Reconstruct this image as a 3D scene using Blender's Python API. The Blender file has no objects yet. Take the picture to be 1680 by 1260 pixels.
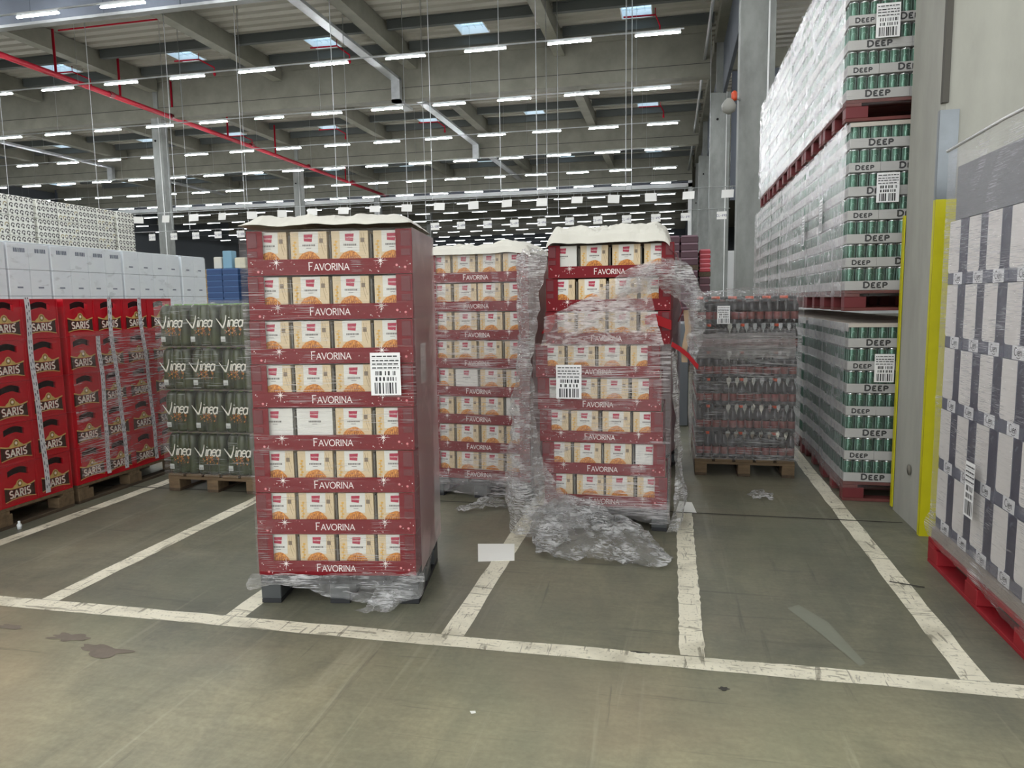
import bpy, math, random
from math import sin, cos, pi, radians
from mathutils import Vector, Matrix, noise
random.seed(7)
SC = bpy.context.scene
COL = SC.collection

# ------------------------------------------------------------------ camera
cam_d = bpy.data.cameras.new('camera'); cam = bpy.data.objects.new('camera', cam_d); COL.objects.link(cam)
SC.camera = cam
cam_d.sensor_width = 36.0; cam_d.lens = 1188.0 / 1680.0 * 36.0; cam_d.clip_end = 400; cam_d.clip_start = .05
_p, _r, _y = radians(6.62), radians(-.89), radians(-12.45)
_F = Vector((sin(_y) * cos(_p), cos(_y) * cos(_p), -sin(_p)))
_R0 = Vector((cos(_y), -sin(_y), 0)); _U0 = _R0.cross(_F)
_R = cos(_r) * _R0 + sin(_r) * _U0; _U = -sin(_r) * _R0 + cos(_r) * _U0
m = Matrix((_R, _U, -_F)).transposed().to_4x4(); m.translation = Vector((0, 0, 1.5))
cam.matrix_world = m

# ------------------------------------------------------------------ world and exposure
W = bpy.data.worlds.new('world'); SC.world = W; W.use_nodes = True
W.node_tree.nodes['Background'].inputs[0].default_value = (.97, .99, 1.0, 1)
W.node_tree.nodes['Background'].inputs[1].default_value = .75
LAMP = 44.0
SC.view_settings.view_transform = 'Standard'; SC.view_settings.look = 'None'
SC.view_settings.gamma = 1; SC.view_settings.use_curve_mapping = False
SC.view_settings.exposure = 1.95
SC.cycles.use_denoising = True; SC.cycles.adaptive_threshold = .025
SC.cycles.max_bounces = 7; SC.cycles.diffuse_bounces = 4; SC.cycles.transparent_max_bounces = 24
SC.cycles.sample_clamp_indirect = 4.0
SC.cycles.caustics_reflective = False; SC.cycles.caustics_refractive = False

# ------------------------------------------------------------------ materials
def s2l(c):
    return tuple(((v / 255) / 12.92 if v / 255 <= .04045 else ((v / 255 + .055) / 1.055) ** 2.4) for v in c)
MATS = {}
def mat(name, rgb, rough=.6, metal=0, var=.0, scale=8, spec=.5, stretch=(1, 1, 1), bump=0, rgb2=None, alpha=None):
    if name in MATS: return MATS[name]
    M = bpy.data.materials.new(name); M.use_nodes = True; MATS[name] = M
    N = M.node_tree.nodes; L = M.node_tree.links; B = N['Principled BSDF']
    c = s2l(rgb) + (1,)
    B.inputs['Base Color'].default_value = c; B.inputs['Roughness'].default_value = rough
    B.inputs['Metallic'].default_value = metal; B.inputs['Specular IOR Level'].default_value = spec
    if var or bump or rgb2:
        tc = N.new('ShaderNodeTexCoord'); mp = N.new('ShaderNodeMapping'); nz = N.new('ShaderNodeTexNoise')
        mp.inputs['Scale'].default_value = stretch
        nz.inputs['Scale'].default_value = scale; nz.inputs['Detail'].default_value = 6; nz.inputs['Roughness'].default_value = .62
        L.new(tc.outputs['Object'], mp.inputs[0]); L.new(mp.outputs[0], nz.inputs['Vector'])
        if var or rgb2:
            r = N.new('ShaderNodeValToRGB')
            c2 = s2l(rgb2) + (1,) if rgb2 else tuple(min(1, v * (1 + var)) for v in c[:3]) + (1,)
            c1 = c if rgb2 else tuple(v * (1 - var) for v in c[:3]) + (1,)
            r.color_ramp.elements[0].position = .35; r.color_ramp.elements[1].position = .65
            r.color_ramp.elements[0].color = c1; r.color_ramp.elements[1].color = c2
            L.new(nz.outputs['Fac'], r.inputs[0]); L.new(r.outputs[0], B.inputs['Base Color'])
        if bump:
            b = N.new('ShaderNodeBump'); b.inputs['Strength'].default_value = bump; b.inputs['Distance'].default_value = .02
            L.new(nz.outputs['Fac'], b.inputs['Height']); L.new(b.outputs[0], B.inputs['Normal'])
    return M
def emit(name, rgb, s):
    if name in MATS: return MATS[name]
    M = bpy.data.materials.new(name); M.use_nodes = True; MATS[name] = M
    N = M.node_tree.nodes; L = M.node_tree.links; N.remove(N['Principled BSDF'])
    e = N.new('ShaderNodeEmission'); e.inputs[0].default_value = s2l(rgb) + (1,); e.inputs[1].default_value = s
    L.new(e.outputs[0], N['Material Output'].inputs[0]); return M
def film(name, haze=.06, streak=.35, tint=(1, 1, 1), scale=3.0, stretch=(1.2, 1.2, 16), tilt=.12, thr=.55, bump=.5, rough=.16, cap=.07):
    """thin clear stretch film: see-through, with milky creases and a glossy skin"""
    if name in MATS: return MATS[name]
    M = bpy.data.materials.new(name); M.use_nodes = True; MATS[name] = M
    N = M.node_tree.nodes; L = M.node_tree.links; N.remove(N['Principled BSDF'])
    tc = N.new('ShaderNodeTexCoord'); mp = N.new('ShaderNodeMapping')
    mp.inputs['Rotation'].default_value = (tilt * .5, tilt, 0); mp.inputs['Scale'].default_value = stretch
    L.new(tc.outputs['Object'], mp.inputs[0])
    nz = N.new('ShaderNodeTexNoise'); nz.inputs['Scale'].default_value = scale; nz.inputs['Detail'].default_value = 7; nz.inputs['Distortion'].default_value = .6
    nz.inputs['Roughness'].default_value = .65
    L.new(mp.outputs[0], nz.inputs['Vector'])
    def rng(src, a, b, c, d):
        q = N.new('ShaderNodeMapRange'); q.interpolation_type = 'SMOOTHSTEP'
        for i_, v_ in enumerate((a, b, c, d)): q.inputs[i_ + 1].default_value = v_
        L.new(src, q.inputs[0]); return q.outputs[0]
    def math2(op, a, b):
        q = N.new('ShaderNodeMath'); q.operation = op; L.new(a, q.inputs[0])
        if isinstance(b, (int, float)): q.inputs[1].default_value = b
        else: L.new(b, q.inputs[1])
        return q.outputs[0]
    n2 = N.new('ShaderNodeTexNoise'); n2.inputs['Scale'].default_value = 2.6; n2.inputs['Detail'].default_value = 3; n2.inputs['Distortion'].default_value = 1; L.new(tc.outputs['Object'], n2.inputs['Vector'])
    mp3 = N.new('ShaderNodeMapping'); mp3.inputs['Rotation'].default_value = (tilt * .8, tilt * 1.2, 0); mp3.inputs['Scale'].default_value = tuple(v * (4.5 if v == max(stretch) and max(stretch) > 5 else 1.2) for v in stretch); L.new(tc.outputs['Object'], mp3.inputs[0])
    n3 = N.new('ShaderNodeTexNoise'); n3.inputs['Scale'].default_value = scale; n3.inputs['Detail'].default_value = 5; n3.inputs['Distortion'].default_value = .4; L.new(mp3.outputs[0], n3.inputs['Vector'])
    lines = math2('MULTIPLY', rng(n3.outputs['Fac'], thr + .0, thr + .09, 0, streak), rng(n2.outputs['Fac'], .44, .6, .12, 1))
    soft = rng(nz.outputs['Fac'], thr + .06, thr + .2, haze, haze + streak * .6)
    tot_ = math2('ADD', soft, lines); tot_ = math2('MINIMUM', tot_, .95)
    class _O: outputs = [tot_]
    mr = _O
    bp = N.new('ShaderNodeBump'); bp.inputs['Strength'].default_value = bump; bp.inputs['Distance'].default_value = .02
    L.new(nz.outputs['Fac'], bp.inputs['Height'])
    tr = N.new('ShaderNodeBsdfTransparent'); tr.inputs[0].default_value = (.97, .97, .97, 1)
    df = N.new('ShaderNodeBsdfDiffuse'); df.inputs[0].default_value = (tint[0] * .8, tint[1] * .8, tint[2] * .8, 1); L.new(bp.outputs[0], df.inputs['Normal'])
    tl = N.new('ShaderNodeBsdfTranslucent'); tl.inputs[0].default_value = (tint[0] * .8, tint[1] * .8, tint[2] * .8, 1)
    dt = N.new('ShaderNodeMixShader'); dt.inputs[0].default_value = .35; L.new(df.outputs[0], dt.inputs[1]); L.new(tl.outputs[0], dt.inputs[2])
    gl = N.new('ShaderNodeBsdfGlossy'); gl.inputs['Roughness'].default_value = rough; gl.inputs[0].default_value = (1, 1, 1, 1); L.new(bp.outputs[0], gl.inputs['Normal'])
    m1 = N.new('ShaderNodeMixShader'); L.new(mr.outputs[0], m1.inputs[0]); L.new(tr.outputs[0], m1.inputs[1]); L.new(dt.outputs[0], m1.inputs[2])
    fr = N.new('ShaderNodeFresnel'); fr.inputs[0].default_value = 1.42; L.new(bp.outputs[0], fr.inputs['Normal'])
    ml = N.new('ShaderNodeMath'); ml.operation = 'MULTIPLY'; ml.inputs[1].default_value = .9; L.new(fr.outputs[0], ml.inputs[0])
    mn = N.new('ShaderNodeMath'); mn.operation = 'MINIMUM'; mn.inputs[1].default_value = cap; L.new(ml.outputs[0], mn.inputs[0]); ml = mn
    m2 = N.new('ShaderNodeMixShader'); L.new(ml.outputs[0], m2.inputs[0]); L.new(m1.outputs[0], m2.inputs[1]); L.new(gl.outputs[0], m2.inputs[2])
    L.new(m2.outputs[0], N['Material Output'].inputs[0]); return M

# ------------------------------------------------------------------ mesh builder
class MB:
    def __init__(s): s.v = []; s.f = []; s.m = []; s.mats = []; s.sm = []
    def mi(s, m):
        if m not in s.mats: s.mats.append(m)
        return s.mats.index(m)
    def add(s, vs, fs, m, smooth=False):
        o = len(s.v); s.v += [tuple(v) for v in vs]; k = s.mi(m)
        for f in fs: s.f.append(tuple(i + o for i in f)); s.m.append(k); s.sm.append(smooth)
    def box(s, x0, x1, y0, y1, z0, z1, m):
        v = [(x, y, z) for z in (z0, z1) for y in (y0, y1) for x in (x0, x1)]
        s.add(v, [(0, 2, 3, 1), (4, 5, 7, 6), (0, 1, 5, 4), (2, 6, 7, 3), (0, 4, 6, 2), (1, 3, 7, 5)], m)
    def bbox(s, x0, x1, y0, y1, z0, z1, m, b=.006):
        """box with chamfered vertical and horizontal edges"""
        def ring(i, z): return [(x0 + i + b, y0 + i, z), (x1 - i - b, y0 + i, z), (x1 - i, y0 + i + b, z), (x1 - i, y1 - i - b, z), (x1 - i - b, y1 - i, z), (x0 + i + b, y1 - i, z), (x0 + i, y1 - i - b, z), (x0 + i, y0 + i + b, z)]
        v = ring(b, z0) + ring(0, z0 + b) + ring(0, z1 - b) + ring(b, z1)
        f = [tuple(range(7, -1, -1)), tuple(range(24, 32))]
        for k in range(3):
            for i in range(8): j = (i + 1) % 8; f.append((k * 8 + i, k * 8 + j, k * 8 + 8 + j, k * 8 + 8 + i))
        s.add(v, f, m)
    def quad(s, a, b, c, d, m): s.add([a, b, c, d], [(0, 1, 2, 3)], m)
    def poly(s, pts, m): s.add(pts, [tuple(range(len(pts)))], m)
    def prism(s, pts, z0, z1, m):
        n = len(pts); v = [(x, y, z0) for x, y in pts] + [(x, y, z1) for x, y in pts]
        s.add(v, [tuple(range(n - 1, -1, -1)), tuple(range(n, 2 * n))] + [(i, (i + 1) % n, n + (i + 1) % n, n + i) for i in range(n)], m)
    def lathe(s, prof, cx, cy, z0, m, n=12, smooth=True):
        v = []; f = []
        for r, z in prof: v += [(cx + r * cos(2 * pi * i / n), cy + r * sin(2 * pi * i / n), z0 + z) for i in range(n)]
        for k in range(len(prof) - 1):
            for i in range(n): j = (i + 1) % n; f.append((k * n + i, k * n + j, (k + 1) * n + j, (k + 1) * n + i))
        f.append(tuple(range(n - 1, -1, -1))); f.append(tuple(range((len(prof) - 1) * n, len(prof) * n)))
        s.add(v, f, m, smooth)
    def tube(s, pts, r, m, n=8):
        pts = [Vector(p) for p in pts]; v = []; f = []; up = Vector((0, 0, 1))
        for i, p in enumerate(pts):
            d = (pts[min(i + 1, len(pts) - 1)] - pts[max(i - 1, 0)]).normalized()
            a = d.cross(up if abs(d.z) < .95 else Vector((1, 0, 0))).normalized(); b = d.cross(a)
            v += [tuple(p + r * (cos(2 * pi * k / n) * a + sin(2 * pi * k / n) * b)) for k in range(n)]
        for i in range(len(pts) - 1):
            for k in range(n): j = (k + 1) % n; f.append((i * n + k, i * n + j, (i + 1) * n + j, (i + 1) * n + k))
        f.append(tuple(range(n))); f.append(tuple(range((len(pts) - 1) * n, len(pts) * n)))
        s.add(v, f, m, True)
    def grid(s, fn, nu, nv, m, smooth=True):
        v = [tuple(fn(i / nu, j / nv)) for j in range(nv + 1) for i in range(nu + 1)]
        s.add(v, [(j * (nu + 1) + i, j * (nu + 1) + i + 1, (j + 1) * (nu + 1) + i + 1, (j + 1) * (nu + 1) + i) for j in range(nv) for i in range(nu)], m, smooth)
    def build(s, name, parent=None, loc=None, rotz=0):
        me = bpy.data.meshes.new(name); me.from_pydata(s.v, [], s.f)
        for m_ in s.mats: me.materials.append(m_)
        me.polygons.foreach_set('material_index', s.m); me.polygons.foreach_set('use_smooth', s.sm); me.update()
        o = bpy.data.objects.new(name, me); COL.objects.link(o)
        if parent: o.parent = parent
        if loc: o.location = loc
        o.rotation_euler = (0, 0, rotz); return o
def tag(o, label=None, cat=None, group=None, kind=None):
    if label: o['label'] = label
    if cat: o['category'] = cat
    if group: o['group'] = group
    if kind: o['kind'] = kind
    return o
def empty(name, loc=(0, 0, 0), rotz=0):
    o = bpy.data.objects.new(name, None); COL.objects.link(o); o.location = loc; o.rotation_euler = (0, 0, rotz); o.empty_display_size = .1; return o
KIDS = {}
def part(mb, name, parent, loc=None):
    o = mb.build(name, parent, loc); KIDS.setdefault(parent.name, []).append(o); return o
def copy_tree(o, parent=None):
    c = o.copy(); COL.objects.link(c); c.parent = parent
    for k in KIDS.get(o.name, []): KIDS.setdefault(c.name, []).append(copy_tree(k, c))
    return c
class Proto:
    """first call of put() moves the built thing itself, later calls copy it with its parts"""
    def __init__(s, fn): s.fn = fn; s.o = None; s.used = False
    def put(s, loc, rotz, label, cat, group=None):
        if s.o is None: s.o = s.fn()
        o = s.o if not s.used else copy_tree(s.o)
        s.used = True
        o.location = loc; o.rotation_euler = (0, 0, rotz)
        for k in ('group', 'label', 'category'):
            if k in o.keys(): del o[k]
        return tag(o, label, cat, group)
ORD = ['first', 'second', 'third', 'fourth', 'fifth', 'sixth', 'seventh', 'eighth', 'ninth', 'tenth', 'eleventh', 'twelfth', 'thirteenth', 'fourteenth', 'fifteenth', 'sixteenth', 'seventeenth', 'eighteenth', 'nineteenth']
ORD += ['twentieth'] + ['twenty-' + q for q in ORD[:9]] + ['thirtieth'] + ['thirty-' + q for q in ORD[:9]] + ['fortieth']
def struct(mb, name, label=None): o = mb.build(name); o['kind'] = 'structure'; return o

# ------------------------------------------------------------------ lettering (flat strokes on a surface)
def arc(cx, cy, rx, ry, a0, a1, n=10): return [(cx + rx * cos(radians(a0 + (a1 - a0) * i / n)), cy + ry * sin(radians(a0 + (a1 - a0) * i / n))) for i in range(n + 1)]
GL = {
 'F': ([[(.08, 0), (.08, 1)], [(.08, 1), (.55, 1)], [(.08, .53), (.45, .53)]], .6),
 'A': ([[(0, 0), (.36, 1)], [(.36, 1), (.72, 0)], [(.14, .34), (.58, .34)]], .74),
 'V': ([[(0, 1), (.34, 0)], [(.34, 0), (.68, 1)]], .68),
 'O': ([arc(.45, .5, .42, .5, 0, 360, 20)], .92),
 'R': ([[(.08, 0), (.08, 1)], [(.08, 1)] + arc(.3, .76, .24, .24, 90, -90, 8) + [(.08, .52)], [(.28, .52), (.6, 0)]], .62),
 'I': ([[(.1, 0), (.1, 1)]], .22),
 'N': ([[(.08, 0), (.08, 1)], [(.08, 1), (.68, 0)], [(.68, 0), (.68, 1)]], .78),
 'S': ([arc(.3, .75, .24, .24, 30, 270, 10) + arc(.3, .26, .26, .25, 90, -150, 10)], .62),
 'D': ([[(.1, 0), (.1, 1)], [(.1, 1)] + arc(.3, .5, .38, .5, 90, -90, 12) + [(.1, 0)]], .78),
 'E': ([[(.1, 0), (.1, 1)], [(.1, 1), (.56, 1)], [(.1, .52), (.46, .52)], [(.1, 0), (.6, 0)]], .66),
 'P': ([[(.1, 0), (.1, 1)], [(.1, 1)] + arc(.34, .74, .26, .26, 90, -90, 8) + [(.1, .48)]], .64),
 'C': ([arc(.42, .5, .36, .5, 50, 310, 14)], .74),
 'i': ([[(.06, 0), (.06, .6)], [(.06, .78), (.06, .86)]], .2),
 'e': ([[(.04, .32), (.44, .36)] + arc(.24, .31, .21, .3, 10, 310, 12)], .5),
 'n': ([[(.06, 0), (.06, .6)], [(.06, .4)] + arc(.24, .38, .17, .22, 150, 0, 6) + [(.41, 0)]], .5),
 'a': ([arc(.24, .3, .2, .3, 40, 330, 12), [(.44, .62), (.46, 0)]], .54),
 'L': ([[(.1, 1), (.1, 0), (.55, 0)]], .6), '-': ([[(.05, .45), (.35, .45)]], .4),
 '0': ([arc(.28, .5, .24, .5, 0, 360, 14)], .6), '1': ([[(.05, .8), (.25, 1), (.25, 0)]], .42),
 '2': ([arc(.28, .74, .22, .25, 160, -30, 8) + [(.06, 0), (.54, 0)]], .6),
 '3': ([arc(.26, .76, .22, .23, 150, -90, 8) + arc(.26, .27, .24, .26, 90, -150, 8)], .58),
 '4': ([[(.42, 0), (.42, 1), (.04, .3), (.56, .3)]], .62), '5': ([[(.5, 1), (.12, 1), (.1, .55)] + arc(.26, .32, .24, .3, 90, -140, 8)], .6),
 '6': ([[(.45, .95), (.1, .45)] + arc(.28, .28, .22, .27, 160, -190, 12)], .6), '7': ([[(.04, 1), (.54, 1), (.2, 0)]], .58),
 '8': ([arc(.28, .75, .2, .23, 0, 360, 12), arc(.28, .27, .24, .27, 0, 360, 12)], .6), '9': ([arc(.28, .7, .22, .27, 0, 360, 12), [(.5, .68), (.3, 0)]], .6),
}
def ribbon(mb, P, pts, w, m, w1=None):
    n = len(pts); L_ = []; R_ = []
    for i, (x, y) in enumerate(pts):
        a = pts[max(i - 1, 0)]; b = pts[min(i + 1, n - 1)]; dx, dy = b[0] - a[0], b[1] - a[1]; d = math.hypot(dx, dy) or 1
        ww = w if w1 is None else w + (w1 - w) * i / (n - 1)
        nx, ny = -dy / d * ww / 2, dx / d * ww / 2; L_.append(P(x + nx, y + ny)); R_.append(P(x - nx, y - ny))
    mb.add(L_ + R_, [(i, n + i, n + i + 1, i + 1) for i in range(n - 1)], m)
def text_w(t, gap=.12): return sum((.42 if c == ' ' else GL[c][1]) + gap for c in t) - gap
def letters(mb, P, t, x, y, h, w, m, serif=0, slant=0, gap=.12, caps=None, thin=None, xs=1):
    """P maps face (u,v) to 3D; x = centre, y = baseline, h = cap height, caps = height factor of the letters after the first"""
    tot = 0
    hs = [h if (caps is None or i == 0) else h * caps for i in range(len(t))]
    for i, c in enumerate(t): tot += ((.42 if c == ' ' else GL[c][1]) + gap) * hs[i] * xs
    cx = x - tot / 2
    for i, c in enumerate(t):
        if c != ' ':
            H = hs[i]; S, gw = GL[c]
            for q, st in enumerate(S):
                p2 = [(cx + (px * xs + slant * py) * H, y + py * H) for px, py in st]
                ww = w * h
                if thin and len(st) == 2 and ((c in 'AV' and q == (0 if c == 'A' else 1)) or (c == 'N' and q != 1)): ww *= thin
                ribbon(mb, P, p2, ww, m)
                if serif and c not in 'OSCae':
                    for (px, py) in (st[0], st[-1]):
                        if py in (0, 1) and not (c in 'FEP' and px > .12) and not (c == 'E') and len(st) == 2:
                            if c == 'A' and py == 1: continue
                            if c == 'V' and py == 0: continue
                            ribbon(mb, P, [(cx + (px * xs - serif) * H, y + py * H * .985 + .01 * H), (cx + (px * xs + serif) * H, y + py * H * .985 + .01 * H)], w * h * .55, m)
        cx += ((.42 if c == ' ' else GL[c][1]) + gap) * hs[i] * xs
def star(mb, P, x, y, r, m, k=8):
    pts = []
    for i in range(2 * k):
        a = pi * i / k + pi / 2; rr = (r * 1.15 if i % 4 == 0 else r * .66) if i % 2 == 0 else r * .14
        pts.append(P(x + rr * cos(a), y + rr * sin(a)))
    c = P(x, y)
    mb.add([c] + pts, [(0, i + 1, (i + 1) % (2 * k) + 1) for i in range(2 * k)], m)
def disc(mb, P, x, y, r, m, n=8, ry=None):
    ry = ry or r; mb.poly([P(x + r * cos(2 * pi * i / n), y + ry * sin(2 * pi * i / n)) for i in range(n)], m)
def barcode_label(name, w, h, P, parent=None, seed=1):
    """white shipping sticker with text lines and three bar rows, in face coordinates"""
    mb = MB(); rnd = random.Random(seed); wh = mat('sticker_white', (232, 232, 232), .5); bk = mat('sticker_ink', (30, 30, 34), .6)
    def Q(k): return lambda u, v: P(u, v, k)
    mb.quad(P(0, 0, 0), P(w, 0, 0), P(w, h, 0), P(0, h, 0), wh)
    for r_, (y0, y1) in enumerate(((.04, .30), (.34, .43), (.47, .57))):
        x = w * (.12 if r_ == 0 else .16)
        while x < w * .88:
            d = rnd.choice((.006, .01, .016)) * w / .14 * .55
            a = Q(.0004); mb.quad(a(x, h * y0), a(min(x + d, w * .9), h * y0), a(min(x + d, w * .9), h * y1), a(x, h * y1), bk); x += d * rnd.choice((1.5, 2, 2.6))
    for yy in (.63, .72, .8, .9):
        x = w * .06
        while x < w * .9:
            d = rnd.uniform(.06, .2) * w; a = Q(.0004); mb.quad(a(x, h * yy), a(min(x + d, w * .95), h * yy), a(min(x + d, w * .95), h * (yy + .03)), a(x, h * (yy + .03)), bk); x += d + .03 * w
    for yy in (.61, .7, .78, .87): a = Q(.0004); mb.quad(a(w * .04, h * yy), a(w * .96, h * yy), a(w * .96, h * (yy + .004)), a(w * .04, h * (yy + .004)), bk)
    return mb

# ================================================================== THE HALL
G = [4.82 + 13.9 * k for k in range(-1, 8)]                 # lines of girders and columns along the hall
BX = [1.9 - 6.74 * k for k in range(0, 10)]                 # lines of roof beams
concrete = mat('concrete', (128, 131, 128), .75, var=.16, scale=2.2, stretch=(1, 1, .5), bump=.15)
girder_m = mat('girder_concrete', (118, 117, 105), .8, var=.12, scale=1.2)
deck_m = mat('roof_sheet', (150, 147, 135), .6)
panel_m = mat('panel_blue_grey', (84, 90, 100), .6, var=.1, scale=.3, stretch=(3, 3, .3))
dark_steel = mat('dark_steel', (76, 80, 78), .6)
lightsteel = mat('galvanised', (178, 181, 182), .4, .6, var=.08, scale=4)
white_p = mat('white_paint', (215, 217, 216), .5)

def floor_material():
    M = bpy.data.materials.new('worn_concrete_floor'); M.use_nodes = True
    N = M.node_tree.nodes; L = M.node_tree.links; B = N['Principled BSDF']
    tc = N.new('ShaderNodeTexCoord')
    def nz(scale, st=(1, 1, 1), det=6, dist=0, rot=0):
        mp = N.new('ShaderNodeMapping'); mp.inputs['Scale'].default_value = st; mp.inputs['Rotation'].default_value = (0, 0, rot); L.new(tc.outputs['Object'], mp.inputs[0])
        n = N.new('ShaderNodeTexNoise'); n.inputs['Scale'].default_value = scale; n.inputs['Detail'].default_value = det; n.inputs['Distortion'].default_value = dist; n.inputs['Roughness'].default_value = .62
        L.new(mp.outputs[0], n.inputs['Vector']); return n.outputs['Fac']
    def ramp(f, p0, p1, c0, c1):
        r = N.new('ShaderNodeValToRGB'); r.color_ramp.elements[0].position = p0; r.color_ramp.elements[1].position = p1
        r.color_ramp.elements[0].color = c0; r.color_ramp.elements[1].color = c1; L.new(f, r.inputs[0]); return r.outputs[0]
    def mix(mode, f, a, b):
        x = N.new('ShaderNodeMix'); x.data_type = 'RGBA'; x.blend_type = mode
        if isinstance(f, float): x.inputs[0].default_value = f
        else: L.new(f, x.inputs[0])
        for s_, i in ((a, 6), (b, 7)):
            if isinstance(s_, tuple): x.inputs[i].default_value = s_
            else: L.new(s_, x.inputs[i])
        return x.outputs[2]
    c = lambda *q: s2l(q) + (1,)
    base = ramp(nz(.5, det=8, dist=.6), .36, .66, c(100, 101, 89), c(132, 128, 109))
    base = mix('MULTIPLY', 1.0, base, ramp(nz(2.6, (1, .4, 1), 9, 1.4, .2), .3, .7, (.74, .75, .75, 1), (1.12, 1.1, 1.06, 1)))
    base = mix('MULTIPLY', 1.0, base, ramp(nz(9, (.35, 1.6, 1), 8, 1.5, -.15), .32, .68, (.88, .88, .88, 1), (1.08, 1.08, 1.07, 1)))
    base = mix('MULTIPLY', .8, base, ramp(nz(45, det=3), .35, .65, (.88, .88, .88, 1), (1.08, 1.08, 1.08, 1)))
    base = mix('MIX', ramp(nz(.45, det=3, dist=1), .5, .68, c(0, 0, 0), (.4, .4, .4, 1)), base, c(122, 104, 88))
    base = mix('MIX', ramp(nz(.6, (1, 1, 1), 3, .5, 1.1), .5, .7, c(0, 0, 0), (.35, .35, .35, 1)), base, c(108, 113, 92))
    # long pale scuffs and dark scratches of pallet trucks, in several directions
    base = mix('MIX', ramp(nz(1.5, (6, .35, 1), 6, .8, .35), .6, .78, c(0, 0, 0), (.42, .42, .42, 1)), base, c(160, 157, 140))
    base = mix('MIX', ramp(nz(1.6, (9, .5, 1), 6, .5, -.5), .63, .7, c(0, 0, 0), (.5, .5, .5, 1)), base, c(70, 69, 62))
    base = mix('MIX', ramp(nz(1.3, (.5, 9, 1), 6, .9, .55), .63, .69, c(0, 0, 0), (.5, .5, .5, 1)), base, c(72, 70, 62))
    base = mix('MIX', ramp(nz(1.8, (.4, 14, 1), 6, 1.4, -.2), .64, .68, c(0, 0, 0), (.4, .4, .4, 1)), base, c(76, 74, 66))
    sx = N.new('ShaderNodeSeparateXYZ'); L.new(tc.outputs['Object'], sx.inputs[0])          # floor before the bays painted paler for the stronger light there
    front_light = N.new('ShaderNodeMapRange'); front_light.inputs[1].default_value = 3.1; front_light.inputs[2].default_value = 2.3; L.new(sx.outputs[1], front_light.inputs[0])
    base = mix('MULTIPLY', front_light.outputs[0], base, (1.75, 1.7, 1.55, 1))
    L.new(base, B.inputs['Base Color'])
    rr = N.new('ShaderNodeMapRange'); rr.inputs[3].default_value = .32; rr.inputs[4].default_value = .6; L.new(nz(2.2, det=7), rr.inputs[0]); L.new(rr.outputs[0], B.inputs['Roughness'])
    b = N.new('ShaderNodeBump'); b.inputs['Strength'].default_value = .08; b.inputs['Distance'].default_value = .01; L.new(nz(25, det=4), b.inputs['Height']); L.new(b.outputs[0], B.inputs['Normal'])
    return M
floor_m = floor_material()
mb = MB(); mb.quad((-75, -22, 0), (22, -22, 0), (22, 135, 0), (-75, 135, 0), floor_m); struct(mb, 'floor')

# roof deck: trapezoidal sheet with ribs along X, open at the skylights
SKX = [1.9 - 6.74 * (k + .5) for k in range(0, 9)]; SKY_ = [g - 2.35 for g in G]
mb = MB(); Z0 = 12.75
def rib(x0, x1, y0, y1):
    n = max(1, round((y1 - y0) / .6)); d = (y1 - y0) / n
    for i in range(n):
        y = y0 + i * d; P = [(y, Z0), (y + d * .55, Z0), (y + d * .65, Z0 + .1), (y + d * .9, Z0 + .1), (y + d, Z0)]
        for a, b in zip(P, P[1:]): mb.quad((x0, a[0], a[1]), (x0, b[0], b[1]), (x1, b[0], b[1]), (x1, a[0], a[1]), deck_m)
hx, hy = .62, .9
edge = -18.0
for sy in SKY_[1:]:
    rib(-60, 20, edge, sy - hy) if edge < sy - hy else None
    xs = sorted([s_ for s_ in SKX] + [8.6, 15.4]); x = -60
    for s_ in xs:
        if x < s_ - hx: rib(x, s_ - hx, sy - hy, sy + hy)
        x = s_ + hx
    rib(x, 20, sy - hy, sy + hy); edge = sy + hy
rib(-60, 20, edge, 125)
struct(mb, 'ceiling')
# far walls
mb = MB(); mb.box(-75, 22, 125, 125.3, 0, 13, mat('far_wall', (96, 102, 108), .7)); struct(mb, 'wall_back')
mb = MB(); mb.box(-60.3, -60, -18, 125, 0, 13, mat('side_wall', (104, 110, 116), .7)); struct(mb, 'wall_left')
mb = MB(); mb.box(20, 20.3, -18, 125, 0, 13, white_p); struct(mb, 'wall_right')
mb = MB()
for k in range(24):
    x = -58.5 + k * 2.5
    mb.box(x, x + 2.47, 60.75, 60.9, 10.5, 12.75, panel_m)
struct(mb, 'wall_far_upper')
mb = MB(); mb.box(-60, 1.5, 60.5, 60.8, 10.2, 10.5, white_p); struct(mb, 'trim_1')
mb = MB(); mb.box(1.2, 1.5, 60.5, 60.8, 0, 10.9, white_p); struct(mb, 'trim_2')
mb = MB()
for k in range(24):
    x = -58.5 + k * 2.5
    mb.box(x, x + 2.48, 18.9, 19.05, 9.82, 12.75, panel_m)
mb.box(-60, 1.4, 18.85, 19.1, 9.76, 9.84, lightsteel)
struct(mb, 'wall_near_upper')
mb = MB()
for k in range(20):
    y = 5.5 + k * 6.0; mb.box(2.02, 2.14, y, y + 5.97, 9.95, 12.75, panel_m)
struct(mb, 'wall_right_upper')
mb = MB(); mb.box(2.5, 20, 62, 62.3, 0, 5.2, white_p); mb.box(2.4, 20, 33, 33.2, 5.6, 10.9, panel_m); mb.box(2.4, 20, 32.8, 33.3, 10.9, 11.6, girder_m); struct(mb, 'wall_side_bay')

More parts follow.
